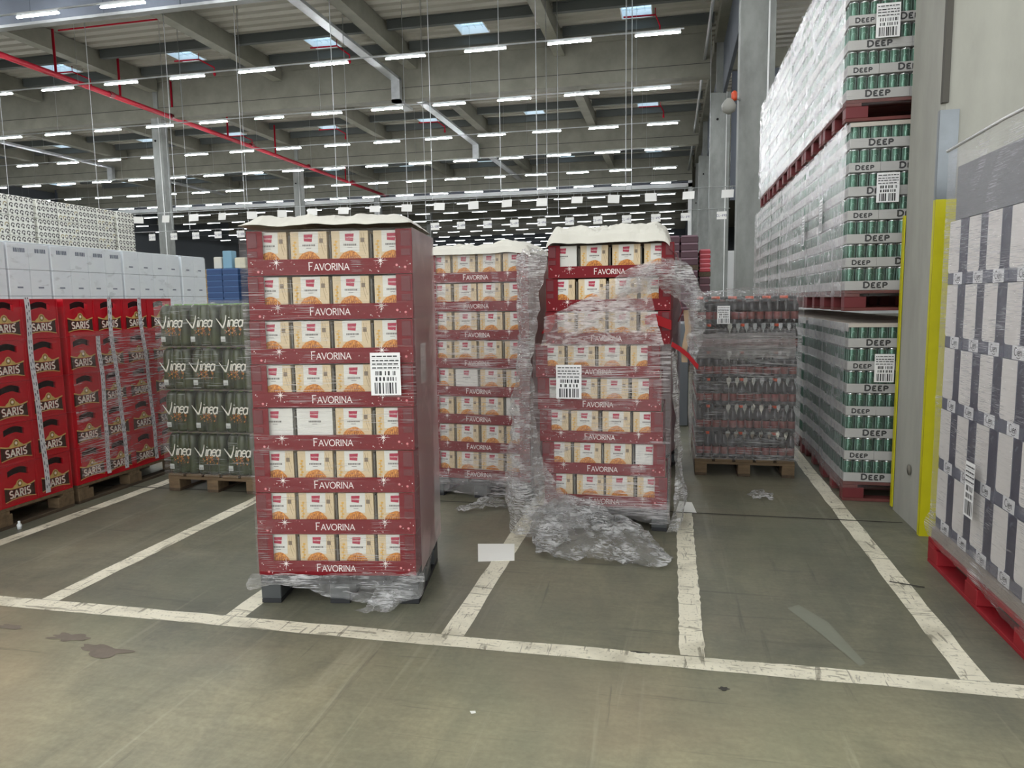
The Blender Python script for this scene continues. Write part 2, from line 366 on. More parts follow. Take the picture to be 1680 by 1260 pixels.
# skylights
sky_m = bpy.data.materials.new('blue_skylight_sheet'); sky_m.use_nodes = True
_n = sky_m.node_tree.nodes; _n.remove(_n['Principled BSDF']); _t = _n.new('ShaderNodeBsdfTransparent'); _t.inputs[0].default_value = (.30, .44, .55, 1)
sky_m.node_tree.links.new(_t.outputs[0], _n['Material Output'].inputs[0])
def mk_skylight():
    r = empty('skylight'); mb = MB(); w = .04
    for a in ((-hx, -hx + w, -hy, hy), (hx - w, hx, -hy, hy), (-hx + w, hx - w, -hy, -hy + w), (-hx + w, hx - w, hy - w, hy)): mb.box(a[0], a[1], a[2], a[3], -.02, .36, mat('skylight_reveal', (240, 244, 246), .5))
    part(mb, 'curb', r)
    mb = MB(); mb.quad((-hx + w, -hy + w, .34), (hx - w, -hy + w, .34), (hx - w, hy - w, .34), (-hx + w, hy - w, .34), sky_m); part(mb, 'pane', r)
    mb = MB()
    for i in range(1, 6): mb.box(-hx + w, hx - w, -hy + i * .3, -hy + i * .3 + .012, .2, .21, lightsteel)
    for i in range(1, 4): mb.box(-hx + i * .31, -hx + i * .31 + .012, -hy + w, hy - w, .21, .22, lightsteel)
    part(mb, 'safety_grid', r); return r
PS = Proto(mk_skylight)
rown = ['nearest roof bay', 'second roof bay', 'third roof bay', 'fourth roof bay']
for j, sy in enumerate(SKY_[3:6]):
    for i, sx in enumerate(SKX[:9 if j else 6]):
        if abs(sx) / sy > 1.2: continue
        PS.put((sx, sy, Z0), 0, 'blue skylight in the ' + rown[j] + ', ' + ORD[i] + ' from the right-hand column row', 'skylight', 'skylights in the roof')

# girders across the hall, resting on the columns
def mk_girder():
    mb = MB(); x0, x1 = -58, 1.5
    mb.box(x0, x1, -.18, .18, .55, 1.75, girder_m); mb.box(x0, x1, -.28, .28, 0, .5, girder_m); mb.box(x0, x1, -.2, .2, .5, .55, mat('girder_groove', (58, 58, 54), .8)); mb.box(x0, x1, -.26, .26, 1.75, 2.05, girder_m)  # dark strip along the groove above the lower flange
    return mb.build('roof_girder')
PG = Proto(mk_girder)
for g, w_ in zip(G[1:8], ('first', 'second', 'third', 'fourth', 'fifth', 'sixth', 'seventh')):
    PG.put((0, g + .3, 10.7), 0, 'long grey concrete roof girder spanning the hall, ' + w_ + ' girder counted from the camera', 'girder', 'roof girders')
def mk_beam():
    mb = MB(); L_ = 13.3
    v = []
    mb.box(-.24, .24, 0, L_, 0, .55, girder_m); mb.box(-.2, .2, 0, L_, .55, .78, girder_m)
    mb.box(-.24, .24, -.0, .5, -.18, 0, girder_m); return mb.build('roof_beam')
PBm = Proto(mk_beam)
for j, g in enumerate(G[2:6]):
    for i, x in enumerate(BX[:8]):
        if abs(x) / (g + 14) > 1.05: continue
        PBm.put((x, g + .5, 11.95), 0, 'concrete roof beam behind the ' + ORD[j + 1] + ' girder, ' + ORD[i] + ' from the right columns', 'roof beam', 'roof beams between girders')
def mk_purlin():
    mb = MB(); mb.box(.3, 6.4, -.11, .11, 0, .32, dark_steel); mb.box(.3, 6.4, -.16, .16, .32, .36, dark_steel); return mb.build('steel_purlin')
PP = Proto(mk_purlin)
for j, g in enumerate(G[3:6]):
    for i in range(8):
        x = BX[i + 1]
        if abs(x + 6) / g > 1.1: continue
        for k, dy in enumerate((-3.72, -1.15)):
            PP.put((x, g + dy, 12.38), 0, 'dark steel purlin ' + ('before' if k == 0 else 'behind') + ' the ' + ORD[i] + ' skylight of the ' + rown[j], 'purlin', 'dark steel purlins')

# columns
def column(x0, x1, y0, y1, top, label, groove=True):
    r = empty('concrete_column', (x0, y0, 0)); mb = MB(); w = x1 - x0; d = y1 - y0
    mb.bbox(0, w, 0, d, 0, top, concrete, .02); part(mb, 'shaft', r)
    mb = MB(); mb.box(w * .28, w * .72, .06, d - .06, top, 12.6, concrete); part(mb, 'neck', r)
    if groove:
        mb = MB(); mb.tube([(w * .8, -.03, .2), (w * .8, -.03, top)], .02, white_p); part(mb, 'conduit', r)
        mb = MB(); mb.lathe([(.05, 0), (.05, .03)], 0, 0, 0, mat('black_hole', (18, 18, 18), .9), 12)
        o = part(mb, 'socket', r, (w * .35, -.005, top - 1.1)); o.rotation_euler = (pi / 2, 0, 0)
    tag(r, label, 'column'); return r
names = ['on the near right, partly behind the tall can stacks', 'in the right row, further back with a dark tray box behind it', 'in the right row, third back', 'in the right row, fourth back']
for k, g in enumerate(G[2:6]): column(1.53, 2.33, g, g + .6, 10.0, 'grey concrete column ' + names[k])
names = ['left of the tallest front display, crossed by the red pipe', 'just above the front display, further back in the left row', 'far back in the left row, beyond the hanging wall', 'furthest in the left row']
for k, g in enumerate(G[3:7]): column(-25.4, -24.85, g, g + .5, 10.75, 'grey concrete column ' + names[k])

# the near right column with its corner guards
r = empty('concrete_column', (1.53, 4.82, 0)); mb = MB()
nearcol = mat('near_column_concrete', (158, 158, 149), .75, var=.13, scale=1.6, stretch=(1.5, 1.5, .5), bump=.2)
mb.prism([(.0, .02), (.02, 0), (.8, 0), (.8, .6), (.02, .6), (0, .58)], 0, 9.6, nearcol); part(mb, 'shaft', r)
mb = MB(); mb.box(-.004, .03, -.016, .02, 2.6, 9.6, mat('chamfer_shade', (78, 76, 70), .8)); part(mb, 'corner_strip', r)  # dark strip paints the shade in the corner chamfer
mb = MB(); mb.lathe([(.035, 0), (.035, .004), (.024, .004), (.024, .007)], 0, 0, 0, mat('plug', (112, 108, 98), .8), 14); o = part(mb, 'anchor_plug', r, (-.006, .25, .36)); o.rotation_euler = (0, -pi / 2, 0)
tag(r, 'big pale concrete column with yellow corner guards beside the white bottle cartons', 'column')
yel = mat('safety_yellow', (190, 184, 16), .45, var=.06, scale=5); gal = mat('guard_galv', (122, 128, 132), .4, .5, var=.1, scale=5)
r = empty('corner_guard', (1.53, 4.82, 0))
def angle(mb, z0, z1, m, s=1, t=.008, a=.1): mb.box(-t - .004, 0 - .004, -t, a * .3, z0, z1, m); mb.box(-t - .004, a, -t - .004, -.004, z0, z1, m)
mb = MB(); angle(mb, 0, 2.05, yel); part(mb, 'yellow_section', r)
mb = MB(); angle(mb, 2.05, 2.56, gal, a=.09); part(mb, 'bare_section', r)
tag(r, 'yellow steel corner guard with bare metal top on the near corner of the big column', 'corner guard')
mb = MB(); t = .008
mb.box(-.012, -.004, .57, .604, .02, 2.02, yel); mb.box(-.012, .1, .604, .612, .02, 2.02, yel)
tag(mb.build('corner_guard', None, (1.53, 4.82, 0)), 'thin yellow corner guard on the column edge beside the can stacks', 'corner guard')

# lamps: rows of LED strips on thin tracks
lamp_em = emit('led_light', (250, 252, 255), LAMP); lamp_far = emit('led_light_far_hall', (250, 252, 255), 5.0)
def mk_lamp():
    r = empty('led_strip_light'); mb = MB(); mb.box(-.7, .7, -.018, .018, .03, .101, lightsteel); part(mb, 'housing', r)
    mb = MB(); mb.prism([(-.69, -.03), (.69, -.03), (.69, .03), (-.69, .03)], 0, .03, lamp_em); part(mb, 'diffuser', r); return r
def mk_lamp_far():
    mb = MB(); mb.box(-.69, .69, -.03, .03, 0, .025, lamp_em); mb.box(-.7, .7, -.018, .018, .025, .101, lightsteel); return mb.build('led_strip_light')
def mk_lamp_dim():
    mb = MB(); mb.box(-.69, .69, -.03, .03, 0, .025, lamp_far); mb.box(-.7, .7, -.018, .018, .025, .101, lightsteel); return mb.build('led_strip_light')
PLD = Proto(mk_lamp_dim)
PL, PLF = Proto(mk_lamp), Proto(mk_lamp_far)
rows = [Y for Y in range(-12, 121, 6)]; nl = 0; stuff = MB()
for ri, Y in enumerate(rows):
    x = -.5 - (.33 if Y % 12 else 0); xi = 0; ys = Y
    while x > -56 and (x > -Y * 1.05 - 8 if Y > 0 else x > -22):
        if Y in (18, 24, 30, 36, 42, 48) or (60 > Y > 48): pr_ = PL
        else: pr_ = PLF if Y < 60 else PLD
        if Y <= 84:
            pl = ' row behind the camera' if Y < 18 else ' visible row from the front'; pn = ORD[(12 - Y) // 6] if Y < 18 else ORD[(Y - 18) // 6]
            pr_.put((x, Y, 9.6), 0, 'white ceiling strip light, ' + ORD[xi] + ' from right in the ' + pn + pl, 'strip light', 'ceiling strip lights'); nl += 1
        else: stuff.box(x - .68, x + .68, Y - .045, Y + .045, 9.6, 9.625, lamp_far)
        x -= 2.76; xi += 1
    mb = MB(); mb.box(max(-58, -Y * 1.05 - 12), .3, Y - .02, Y + .02, 9.7, 9.74, lightsteel); [mb.tube([(hx_, Y, 9.74), (hx_, Y, 12.74)], .006, lightsteel, 3) for hx_ in [b_ + 3.4 for b_ in BX if b_ + 3.4 > max(-57, -Y * 1.05 - 11) and b_ < 0]]
    k = (Y - 18) // 6
    tag(mb.build('light_track'), 'thin grey track carrying the ' + (ORD[k] + ' visible row of strip lights from the front' if k >= 0 else ORD[-k - 1] + ' row of strip lights behind the camera'), 'light track', 'light tracks')
tag(stuff.build('distant_strip_light'), 'countless tiny lit strips of the far end of the hall', 'strip lights', kind='stuff')
# side bay lamps, added for more light on faces turned to the right
for q, (x, Y) in enumerate([(xx_, yy_) for yy_ in range(-6, 58, 6) for xx_ in (4.6, 8.6, 12.6)]):
    PLF.put((x, Y, 9.6), 0, 'added ceiling strip light in the side bay, ' + ORD[q % 3] + ' from the columns, ' + ORD[q // 3] + ' row', 'strip light', 'added side bay strip lights')

for k in range(11):
    mb = MB(); yy_ = -6 + 6 * k; mb.box(3.7, 13.5, yy_ - .02, yy_ + .02, 9.7, 9.74, lightsteel); [mb.tube([(x_, yy_, 9.74), (x_, yy_, 12.74)], .006, lightsteel, 3) for x_ in (5, 12)]
    tag(mb.build('light_track'), 'thin grey track of the ' + ORD[k] + ' added strip light row in the side bay', 'light track', 'side bay light tracks')

# red sprinkler main with risers and branch pipes
redp = mat('red_pipe', (178, 20, 44), .65, spec=.2)
r = empty('sprinkler_pipe', (-24.2, 19.5, 10.75)); mb = MB(); mb.tube([(0, 0, .02), (0, 40.5, -.15)], .11, redp, 10); part(mb, 'main_pipe', r)
for y in (3.9, 7.4, 10.9, 14.4, 19, 24, 29, 34): mb = MB(); mb.tube([(0, y - 1.2, 0), (0, y - 1.2, 1.75)], .05, redp); part(mb, 'riser', r)
for y in (3, 9, 13, 20, 27, 34, 41): mb = MB(); mb.tube([(0, y, 0), (0, y + .25, 0)], .14, mat('red_coupling', (120, 12, 28), .5), 10); part(mb, 'coupling', r)
tag(r, 'thick red sprinkler main running along the hall under the roof', 'sprinkler pipe')
for j, (y, x0, x1, w_) in enumerate(((26.0, -24.2, -18.8, 'left of the first long beam'), (24.6, -18, -11.9, 'between the second and third roof beams'), (24.9, -11.3, -.3, 'across the top centre of the view'), (39.5, -24, 1, 'over the second roof bay'))):
    mb = MB(); mb.tube([(x0, y, 12.55), (x1, y, 12.55)], .032, redp, 6)
    tag(mb.build('sprinkler_branch'), 'slim red sprinkler branch under the roof sheets, ' + w_, 'sprinkler pipe')
def mk_drop():
    r = empty('sprinkler_drop'); mb = MB(); mb.tube([(-.5, 0, .22), (.75, 0, .2), (.9, .9, .1), (.9, .9, -.1)], .035, redp, 6); mb.tube([(.74, .0, .2), (.74, 0, .46)], .02, redp, 4); part(mb, 'pipe', r)
    mb = MB(); mb.lathe([(.02, -.28), (.07, -.2), (.05, -.12), (.05, -.04)], .9, .9, 0, redp, 8); part(mb, 'sprinkler_head', r); return r
PD = Proto(mk_drop)
for j in (0, 1):
    for i, sx in enumerate(SKX[:5]):
        if (j, i) in ((0, 1), (1, 1)): continue
        PD.put((sx, SKY_[3 + j] + .1, 12.3), 0, 'small red sprinkler drop beside the ' + ORD[i] + ' skylight of the ' + rown[j], 'sprinkler', 'sprinkler drops by skylights')

# cable tray with the step under the girder, and the conduit beside the right columns
def tray(px, label, y0=19.5, lamps=True):
    r = empty('cable_tray', (px, 0, 0)); mb = MB(); mb.box(-.2, .2, y0, 32.4, 11.45, 11.57, lightsteel); part(mb, 'upper_run', r)
    mb = MB(); mb.box(-.2, .2, 32.2, 32.5, 10.5, 11.57, lightsteel); part(mb, 'drop', r)
    mb = MB(); mb.box(-.2, .2, 33.9, 46.2, 11.35, 11.47, lightsteel); mb.box(-.2, .2, 32.2, 33.9, 10.5, 10.62, lightsteel); part(mb, 'lower_run', r)
    mb = MB(); mb.box(-.2, .2, 46, 46.3, 10.5, 11.4, lightsteel); mb.box(-.2, .2, 47.4, 60, 11.3, 11.42, lightsteel); part(mb, 'far_run', r)
    tag(r, label, 'cable tray')
tray(-12.3, 'wide galvanised cable tray stepping down under the girder left of centre')
tray(-39.5, 'galvanised cable tray far to the left, above the paper roll packs', 30)
mb = MB(); mb.tube([(1.28, 19.5, 11.4), (1.2, 60, 11.4)], .06, mat('grey_pipe', (156, 158, 156), .5), 8)
tag(mb.build('conduit_pipe'), 'long grey pipe under the roof beside the right column row', 'pipe')

# beacon on the second right column
r = empty('warning_beacon', (1.4, 18.5, 6.0)); mb = MB(); mb.lathe([(.04, 0), (.15, .06), (.17, .2), (.1, .32), (.04, .36)], -.12, 0, -.2, mat('dull_white', (142, 142, 136), .6), 10); part(mb, 'shade', r)
mb = MB(); mb.lathe([(.06, 0), (.07, .05), (.07, .18), (.03, .22)], .0, 0, .1, mat('orange_glass', (190, 66, 24), .35), 10); part(mb, 'orange_lens', r)
mb = MB(); mb.tube([(-.12, 0, .0), (0, 0, .16), (.15, .23, .16)], .02, lightsteel, 6); part(mb, 'bracket', r)
tag(r, 'pale warning beacon with orange lens on the second column of the right row', 'warning beacon')

# hanging aisle signs on wires
cardw = mat('sign_card', (226, 226, 222), .55); ink = mat('sign_ink', (62, 56, 110), .6)
for nm, Y, Z, lab in (('sign_wire', 19.6, 4.28, 'nearer thin wire stretched across the hall carrying blank white cards'), ('sign_wire', 26.0, 4.46, 'further thin wire across the hall carrying numbered cards')):
    mb = MB(); mb.tube([(-26, Y, Z), (1.9, Y, Z)], .012, lightsteel, 5); tag(mb.build(nm), lab, 'wire')
X = 1.37; i = 0
while X > -22:
    mb = MB(); t_ = random.uniform(-.02, .02); mb.box(-.15, .15, -.002, .002, -.2 + t_, 0, cardw); mb.tube([(-.1, 0, 0), (-.1, 0, .1)], .006, lightsteel, 4); mb.tube([(.1, 0, 0), (.1, 0, .1)], .006, lightsteel, 4)
    o = mb.build('aisle_sign', None, (X, 19.6, 4.2)); o.rotation_euler = (random.uniform(-.25, .1), random.uniform(-.06, .06), random.uniform(-.25, .25))
    tag(o, 'blank white card, ' + ORD[i] + ' from the right end of the nearer wire', 'sign', 'blank cards on the near wire')
    X -= .965 + random.uniform(-.02, .02); i += 1
X = 1.63; i = 0
while X > -21:
    mb = MB(); mb.box(-.16, .16, -.002, .002, -.26, 0, cardw); mb.tube([(-.1, 0, 0), (-.1, 0, .1)], .006, lightsteel, 4); mb.tube([(.1, 0, 0), (.1, 0, .1)], .006, lightsteel, 4)
    letters(mb, lambda u, v: (u, -.004, v), 'CL-' + str(490 + i), 0, -.17, .075, .16, ink, gap=.16)
    tag(mb.build('aisle_sign', None, (X, 26.0, 4.37), random.uniform(-.1, .1)), 'white numbered card, ' + ORD[i] + ' from the right end of the further wire', 'sign', 'numbered cards on the far wire')
    X -= 1.19 if i == 0 else 1.0; i += 1
for i, (x, Y, z1) in enumerate([(-1.05, 19.6, 4.3), (-1.2, 19.6, 4.3), (-3.55, 19.6, 4.3), (-3.95, 26, 4.5), (-4.35, 26, 4.5), (-4.55, 19.6, 4.3), (-6.5, 19.6, 4.3), (-8.9, 26, 4.5), (-9.35, 19.6, 4.3), (-9.6, 26, 4.5), (-11.9, 26, 4.5), (-12.3, 19.6, 4.3), (-14.6, 19.6, 4.3), (-16.2, 26, 4.5), (-17.3, 19.6, 4.3), (-18.8, 26, 4.5), (-19.6, 26, 4.5), (-20.6, 19.6, 4.3), (1.2, 26, 4.5)]):
    mb = MB(); mb.tube([(x, Y, z1), (x, Y, 12.7)], .011, lightsteel, 4)
    tag(mb.build('hanger_cable'), 'thin vertical cable from the roof to the ' + ('nearer' if Y < 20 else 'further') + ' sign wire, ' + ORD[i] + ' counting leftwards', 'cable', 'hanger cables of the sign wires')

# ================================================================== FLOOR MARKS
def worn_paint():
    M = bpy.data.materials.new('worn_white_line'); M.use_nodes = True; N = M.node_tree.nodes; L = M.node_tree.links; B = N['Principled BSDF']
    tc = N.new('ShaderNodeTexCoord')
    def nz(s_, st, d=6, dist=.5):
        mp = N.new('ShaderNodeMapping'); mp.inputs['Scale'].default_value = st; L.new(tc.outputs['Object'], mp.inputs[0])
        n = N.new('ShaderNodeTexNoise'); n.inputs['Scale'].default_value = s_; n.inputs['Detail'].default_value = d; n.inputs['Distortion'].default_value = dist; L.new(mp.outputs[0], n.inputs['Vector']); return n.outputs['Fac']
    def dark(f, p0, p1, c):
        q = N.new('ShaderNodeValToRGB'); L.new(f, q.inputs[0]); e = q.color_ramp.elements; e[0].position = p0; e[0].color = (1, 1, 1, 1); e[1].position = p1; e[1].color = c; return q.outputs[0]
    def mul(a, b):
        x = N.new('ShaderNodeMix'); x.data_type = 'RGBA'; x.blend_type = 'MULTIPLY'; x.inputs[0].default_value = 1; L.new(a, x.inputs[6]); L.new(b, x.inputs[7]); return x.outputs[2]
    r = N.new('ShaderNodeValToRGB'); L.new(nz(3, (1, 1, 1), 8, 1.0), r.inputs[0]); e = r.color_ramp.elements
    e[0].position = .3; e[0].color = s2l((196, 191, 170)) + (1,); e[1].position = .5; e[1].color = s2l((228, 223, 202)) + (1,)
    g_ = mul(dark(nz(7, (5, .7, 1), 6, .7), .6, .66, (.45, .44, .42, 1)), dark(nz(6, (.8, 5, 1), 6, 1.2), .6, .65, (.5, .49, .46, 1)))
    r2 = N.new('ShaderNodeValToRGB'); L.new(nz(60, (1, 1, 1), 3, 0), r2.inputs[0]); e = r2.color_ramp.elements
    e[0].position = .3; e[0].color = (.6, .6, .57, 1); e[1].position = .42; e[1].color = (1, 1, 1, 1)
    x = N.new('ShaderNodeMix'); x.data_type = 'RGBA'; x.blend_type = 'MULTIPLY'; x.inputs[0].default_value = 1; L.new(mul(r.outputs[0], g_), x.inputs[6]); L.new(r2.outputs[0], x.inputs[7]); L.new(x.outputs[2], B.inputs['Base Color'])
    B.inputs['Roughness'].default_value = .5; return M
paint = worn_paint(); ti = 3
def line(x0, x1, y0, y1):
    global ti
    mb = MB(); horiz = x1 - x0 > y1 - y0; n = 60; rnd = random.Random(ti)
    a = []; b = []
    for i in range(n + 1):
        t_ = i / n; j1, j2 = rnd.uniform(-.004, .004), rnd.uniform(-.004, .004)
        if horiz: a.append((x0 + (x1 - x0) * t_, y0 + j1, .0015)); b.append((x0 + (x1 - x0) * t_, y1 + j2, .0015))
        else: a.append((x1 + j1, y0 + (y1 - y0) * t_, .0015)); b.append((x0 + j2, y0 + (y1 - y0) * t_, .0015))
    mb.add(a + b, [(i, i + 1, n + 2 + i, n + 1 + i) for i in range(n)], paint); struct(mb, 'trim_%d' % ti); ti += 1
line(-6.5, 2.6, 2.875, 2.98)
for xc in (-4.2, -3.115, -2.05, -.95, .1, 1.17): line(xc - .053, xc + .053, 2.984, 5.08 if xc == .1 else 11.5)
joint = mat('joint_filler', (62, 60, 54), .8)
mb = MB(); mb.quad((-6, 5.08, .0025), (1.5, 5.065, .0025), (1.5, 5.083, .0025), (-6, 5.098, .0025), joint); struct(mb, 'trim_%d' % ti); ti += 1
mb = MB(); mb.quad((1.13, 3.98, .003), (1.28, 3.93, .003), (1.285, 3.945, .003), (1.13, 3.995, .003), joint); struct(mb, 'trim_%d' % ti); ti += 1
# stains and chipped coating
def blob(name, cx, cy, rx, ry, m, label, seed, z=.002, rot=0, irr=.35):
    mb = MB(); n = 40; pts = []
    for i in range(n):
        a = 2 * pi * i / n; k = 1 + irr * noise.noise(Vector((cos(a) * 1.7 + seed, sin(a) * 1.7, seed))) * 2
        x, y = rx * k * cos(a), ry * k * sin(a); pts.append((cx + x * cos(rot) - y * sin(rot), cy + x * sin(rot) + y * cos(rot), z))
    mb.poly(pts, m); tag(mb.build(name), label, 'floor stain')
chip = mat('chipped_floor', (114, 104, 92), .75, var=.14, scale=14)
blob('floor_stain', -2.42, 2.56, .13, .045, chip, 'large brownish chipped patch in the floor coating before the left bay', 3, rot=-.1, irr=.38)
blob('floor_stain', -2.68, 2.64, .09, .035, chip, 'middle chipped patch in the floor coating', 8, irr=.4)
blob('floor_stain', -3.05, 2.68, .07, .022, chip, 'small chipped patch nearest the front white line end', 12, irr=.4)
blob('floor_stain', .21, 2.74, .02, .012, joint, 'small dark oval spot in front of the white line', 5)
blob('floor_stain', -.11, 2.975, .04, .008, joint, 'thin dark smear on the front white line', 9)
smear = mat('pale_scuff', (124, 126, 112), .5, var=.05, scale=6)
mb = MB(); mb.poly([(.76, 3.02, .002), (.66, 3.3, .002), (.56, 3.55, .002), (.62, 3.6, .002), (.72, 3.42, .002), (.79, 3.05, .002)], smear)
tag(mb.build('floor_stain'), 'long pale wedge-shaped scuff in the right empty bay', 'floor stain')

# ================================================================== PALLETS
wood = mat('pallet_wood', (104, 86, 63), .8, var=.25, scale=5, stretch=(1, 6, 6), bump=.2)
wood_d = mat('pallet_wood_dark', (76, 63, 48), .8, var=.25, scale=5, stretch=(6, 1, 6), bump=.2)
redw = mat('pallet_red', (140, 20, 30), .6, var=.15, scale=6); redb = mat('pallet_red_dull', (104, 54, 50), .7, var=.2, scale=6)
greyp = mat('pallet_grey', (66, 69, 70), .55, var=.1, scale=8); blackp = mat('pallet_black', (30, 31, 34), .6)
def mk_pallet(Wx, Wy, axis, mdeck, mblock, mrun, bw=.1, bl=.145, edge_m=None):
    """Wx x Wy pallet, origin at its front left bottom corner; runners lie along the given axis"""
    def fn():
        r = empty('pallet'); mb = MB(); n = 5 if axis == 'y' else 5
        if axis == 'y':
            s = Wx / 5.6
            for i in range(5): x = i * (Wx - s) / 4; mb.bbox(x, x + s * .98, 0, Wy, .122, .144, mdeck, .002)
            ST = [(0, Wx, y, y + .1) for y in (0, Wy / 2 - .05, Wy - .1)]
        else:
            s = Wy / 5.6
            for i in range(5): y = i * (Wy - s) / 4; mb.bbox(0, Wx, y, y + s * .98, .122, .144, mdeck, .002)
            ST = [(x, x + .1, 0, Wy) for x in (0, Wx / 2 - .05, Wx - .1)]
        part(mb, 'deck', r)
        for q in ST: b = MB(); b.box(*q, .1, .121, mdeck); part(b, 'stringer', r)
        bx, by = (bw, bl) if axis == 'y' else (bl, bw)
        bx, by = min(bx, Wx / 4), min(by, Wy / 4)
        for X_ in (0, Wx / 2 - bx / 2, Wx - bx):
            for Y_ in (0, Wy / 2 - by / 2, Wy - by):
                b = MB(); b.bbox(X_, X_ + bx, Y_, Y_ + by, .022, .1, mblock, .003); part(b, 'block', r)
            if axis == 'y': b = MB(); b.bbox(X_, X_ + bx, 0, Wy, 0, .022, mrun, .002); part(b, 'runner', r)
        if axis == 'x':
            for Y_ in (0, Wy / 2 - by / 2, Wy - by): b = MB(); b.bbox(0, Wx, Y_, Y_ + by, 0, .022, mrun, .002); part(b, 'runner', r)
        return r
    return Proto(fn)
P_euro = mk_pallet(.8, 1.2, 'y', wood, wood, wood_d)
P_half = mk_pallet(.8, .6, 'y', blackp, greyp, blackp, bw=.1, bl=.12)
P_red = mk_pallet(1.2, .8, 'x', redb, mat('pallet_red_block', (104, 32, 36), .6), redb)
P_redy = mk_pallet(.8, 1.2, 'y', redw, redw, redw)

# ================================================================== BISCUIT DISPLAYS
fred = mat('display_red', (114, 16, 26), .5, var=.04, scale=5, spec=.2); fred2 = mat('display_red_dark', (96, 12, 22), .5)
fwhite = mat('print_white', (236, 226, 222), .5); fpink = mat('print_pink', (214, 128, 132), .5)
cream = mat('carton_cream', (208, 188, 152), .45, var=.05, scale=7); cwhite = mat('carton_white', (214, 213, 206), .45)
logo_r = mat('carton_logo_red', (168, 26, 62), .45); taupe = mat('carton_square', (122, 106, 88), .5); gold = mat('carton_gold_ears', (214, 168, 80), .5)
twig = mat('carton_twig', (150, 126, 92), .6); greytx = mat('carton_text', (120, 116, 112), .6)
cookie = mat('biscuit_print', (150, 76, 22), .55, scale=95, rgb2=(232, 160, 66)); cookie_d = mat('biscuit_crack', (138, 66, 26), .6)
card_in = mat('inner_card', (150, 134, 116), .8); card_grey = mat('divider_grey', (108, 104, 96), .8)
paperw = mat('cover_paper', (206, 204, 194), .7, var=.03, scale=3, bump=.15)
LH = .2125; FW, FD = .795, .59
def mk_box(plain):
    def fn():
        w, d, h = .176, .5, .2; mb = MB(); body = cwhite if plain else cream
        mb.box(-w / 2, w / 2, 0, d, 0, h, body)
        P = lambda u, v, k=.0006: (u, -k, v); P2 = lambda u, v: P(u, v, .0012)
        if not plain:
            mb.quad(P(-.048, .1), P(.045, .1), P(.048, h), P(-.048, h), cwhite)
            cx, cy, R_ = .0, .062, .052                     # printed biscuit
            pts = [P2(cx + R_ * (1 + .05 * sin(7 * a)) * cos(a), cy + R_ * .86 * (1 + .04 * sin(5 * a + 1)) * sin(a)) for a in [2 * pi * i / 28 for i in range(28)]]
            mb.poly(pts, cookie)
            P3 = lambda u, v: P(u, v, .0018)
            for k in range(-3, 4): ribbon(mb, P3, [(cx + k * .013, cy - .03), (cx + k * .012 + .003, cy + .01), (cx + k * .008, cy + .036 - abs(k) * .004)], .0036, cookie_d, .0015)
            for yy in range(6): disc(mb, P, -.072 + .006 * (yy % 2), .08 + yy * .014, .0075, gold, 6, .006)
            ribbon(mb, P, [(-.07, .07), (-.066, .15)], .0016, twig)
            ribbon(mb, P, [(.055, .19), (.063, .13), (.074, .09)], .0016, twig); ribbon(mb, P, [(.068, .19), (.07, .15), (.08, .11)], .0014, twig)
            ribbon(mb, P, [(.06, .15), (.074, .165)], .0012, twig)
            mb.quad(P2(.052, .146), P2(.07, .146), P2(.07, .167), P2(.052, .167), taupe)
        mb.add([P2(-.022, .155), P2(.016, .151), P2(.021, .187), P2(-.022, .186)], [(0, 1, 2, 3)], logo_r)
        letters(mb, lambda u, v: P(u, v, .0018), 'FAVORINA', 0, .166, .0065, .14, fwhite, gap=.1)
        rnd = random.Random(3)
        x = -.03
        while x < .028: d_ = rnd.uniform(.004, .009); mb.quad(P2(x, .131), P2(x + d_, .131), P2(x + d_, .1395), P2(x, .1395), greytx); x += d_ + .0018
        mb.quad(P2(-.012, .121), P2(.012, .121), P2(.012, .1235), P2(-.012, .1235), greytx)
        return mb.build('biscuit_box')
    return Proto(fn)
PBX, PBW = mk_box(False), mk_box(True)
BAND = .0745
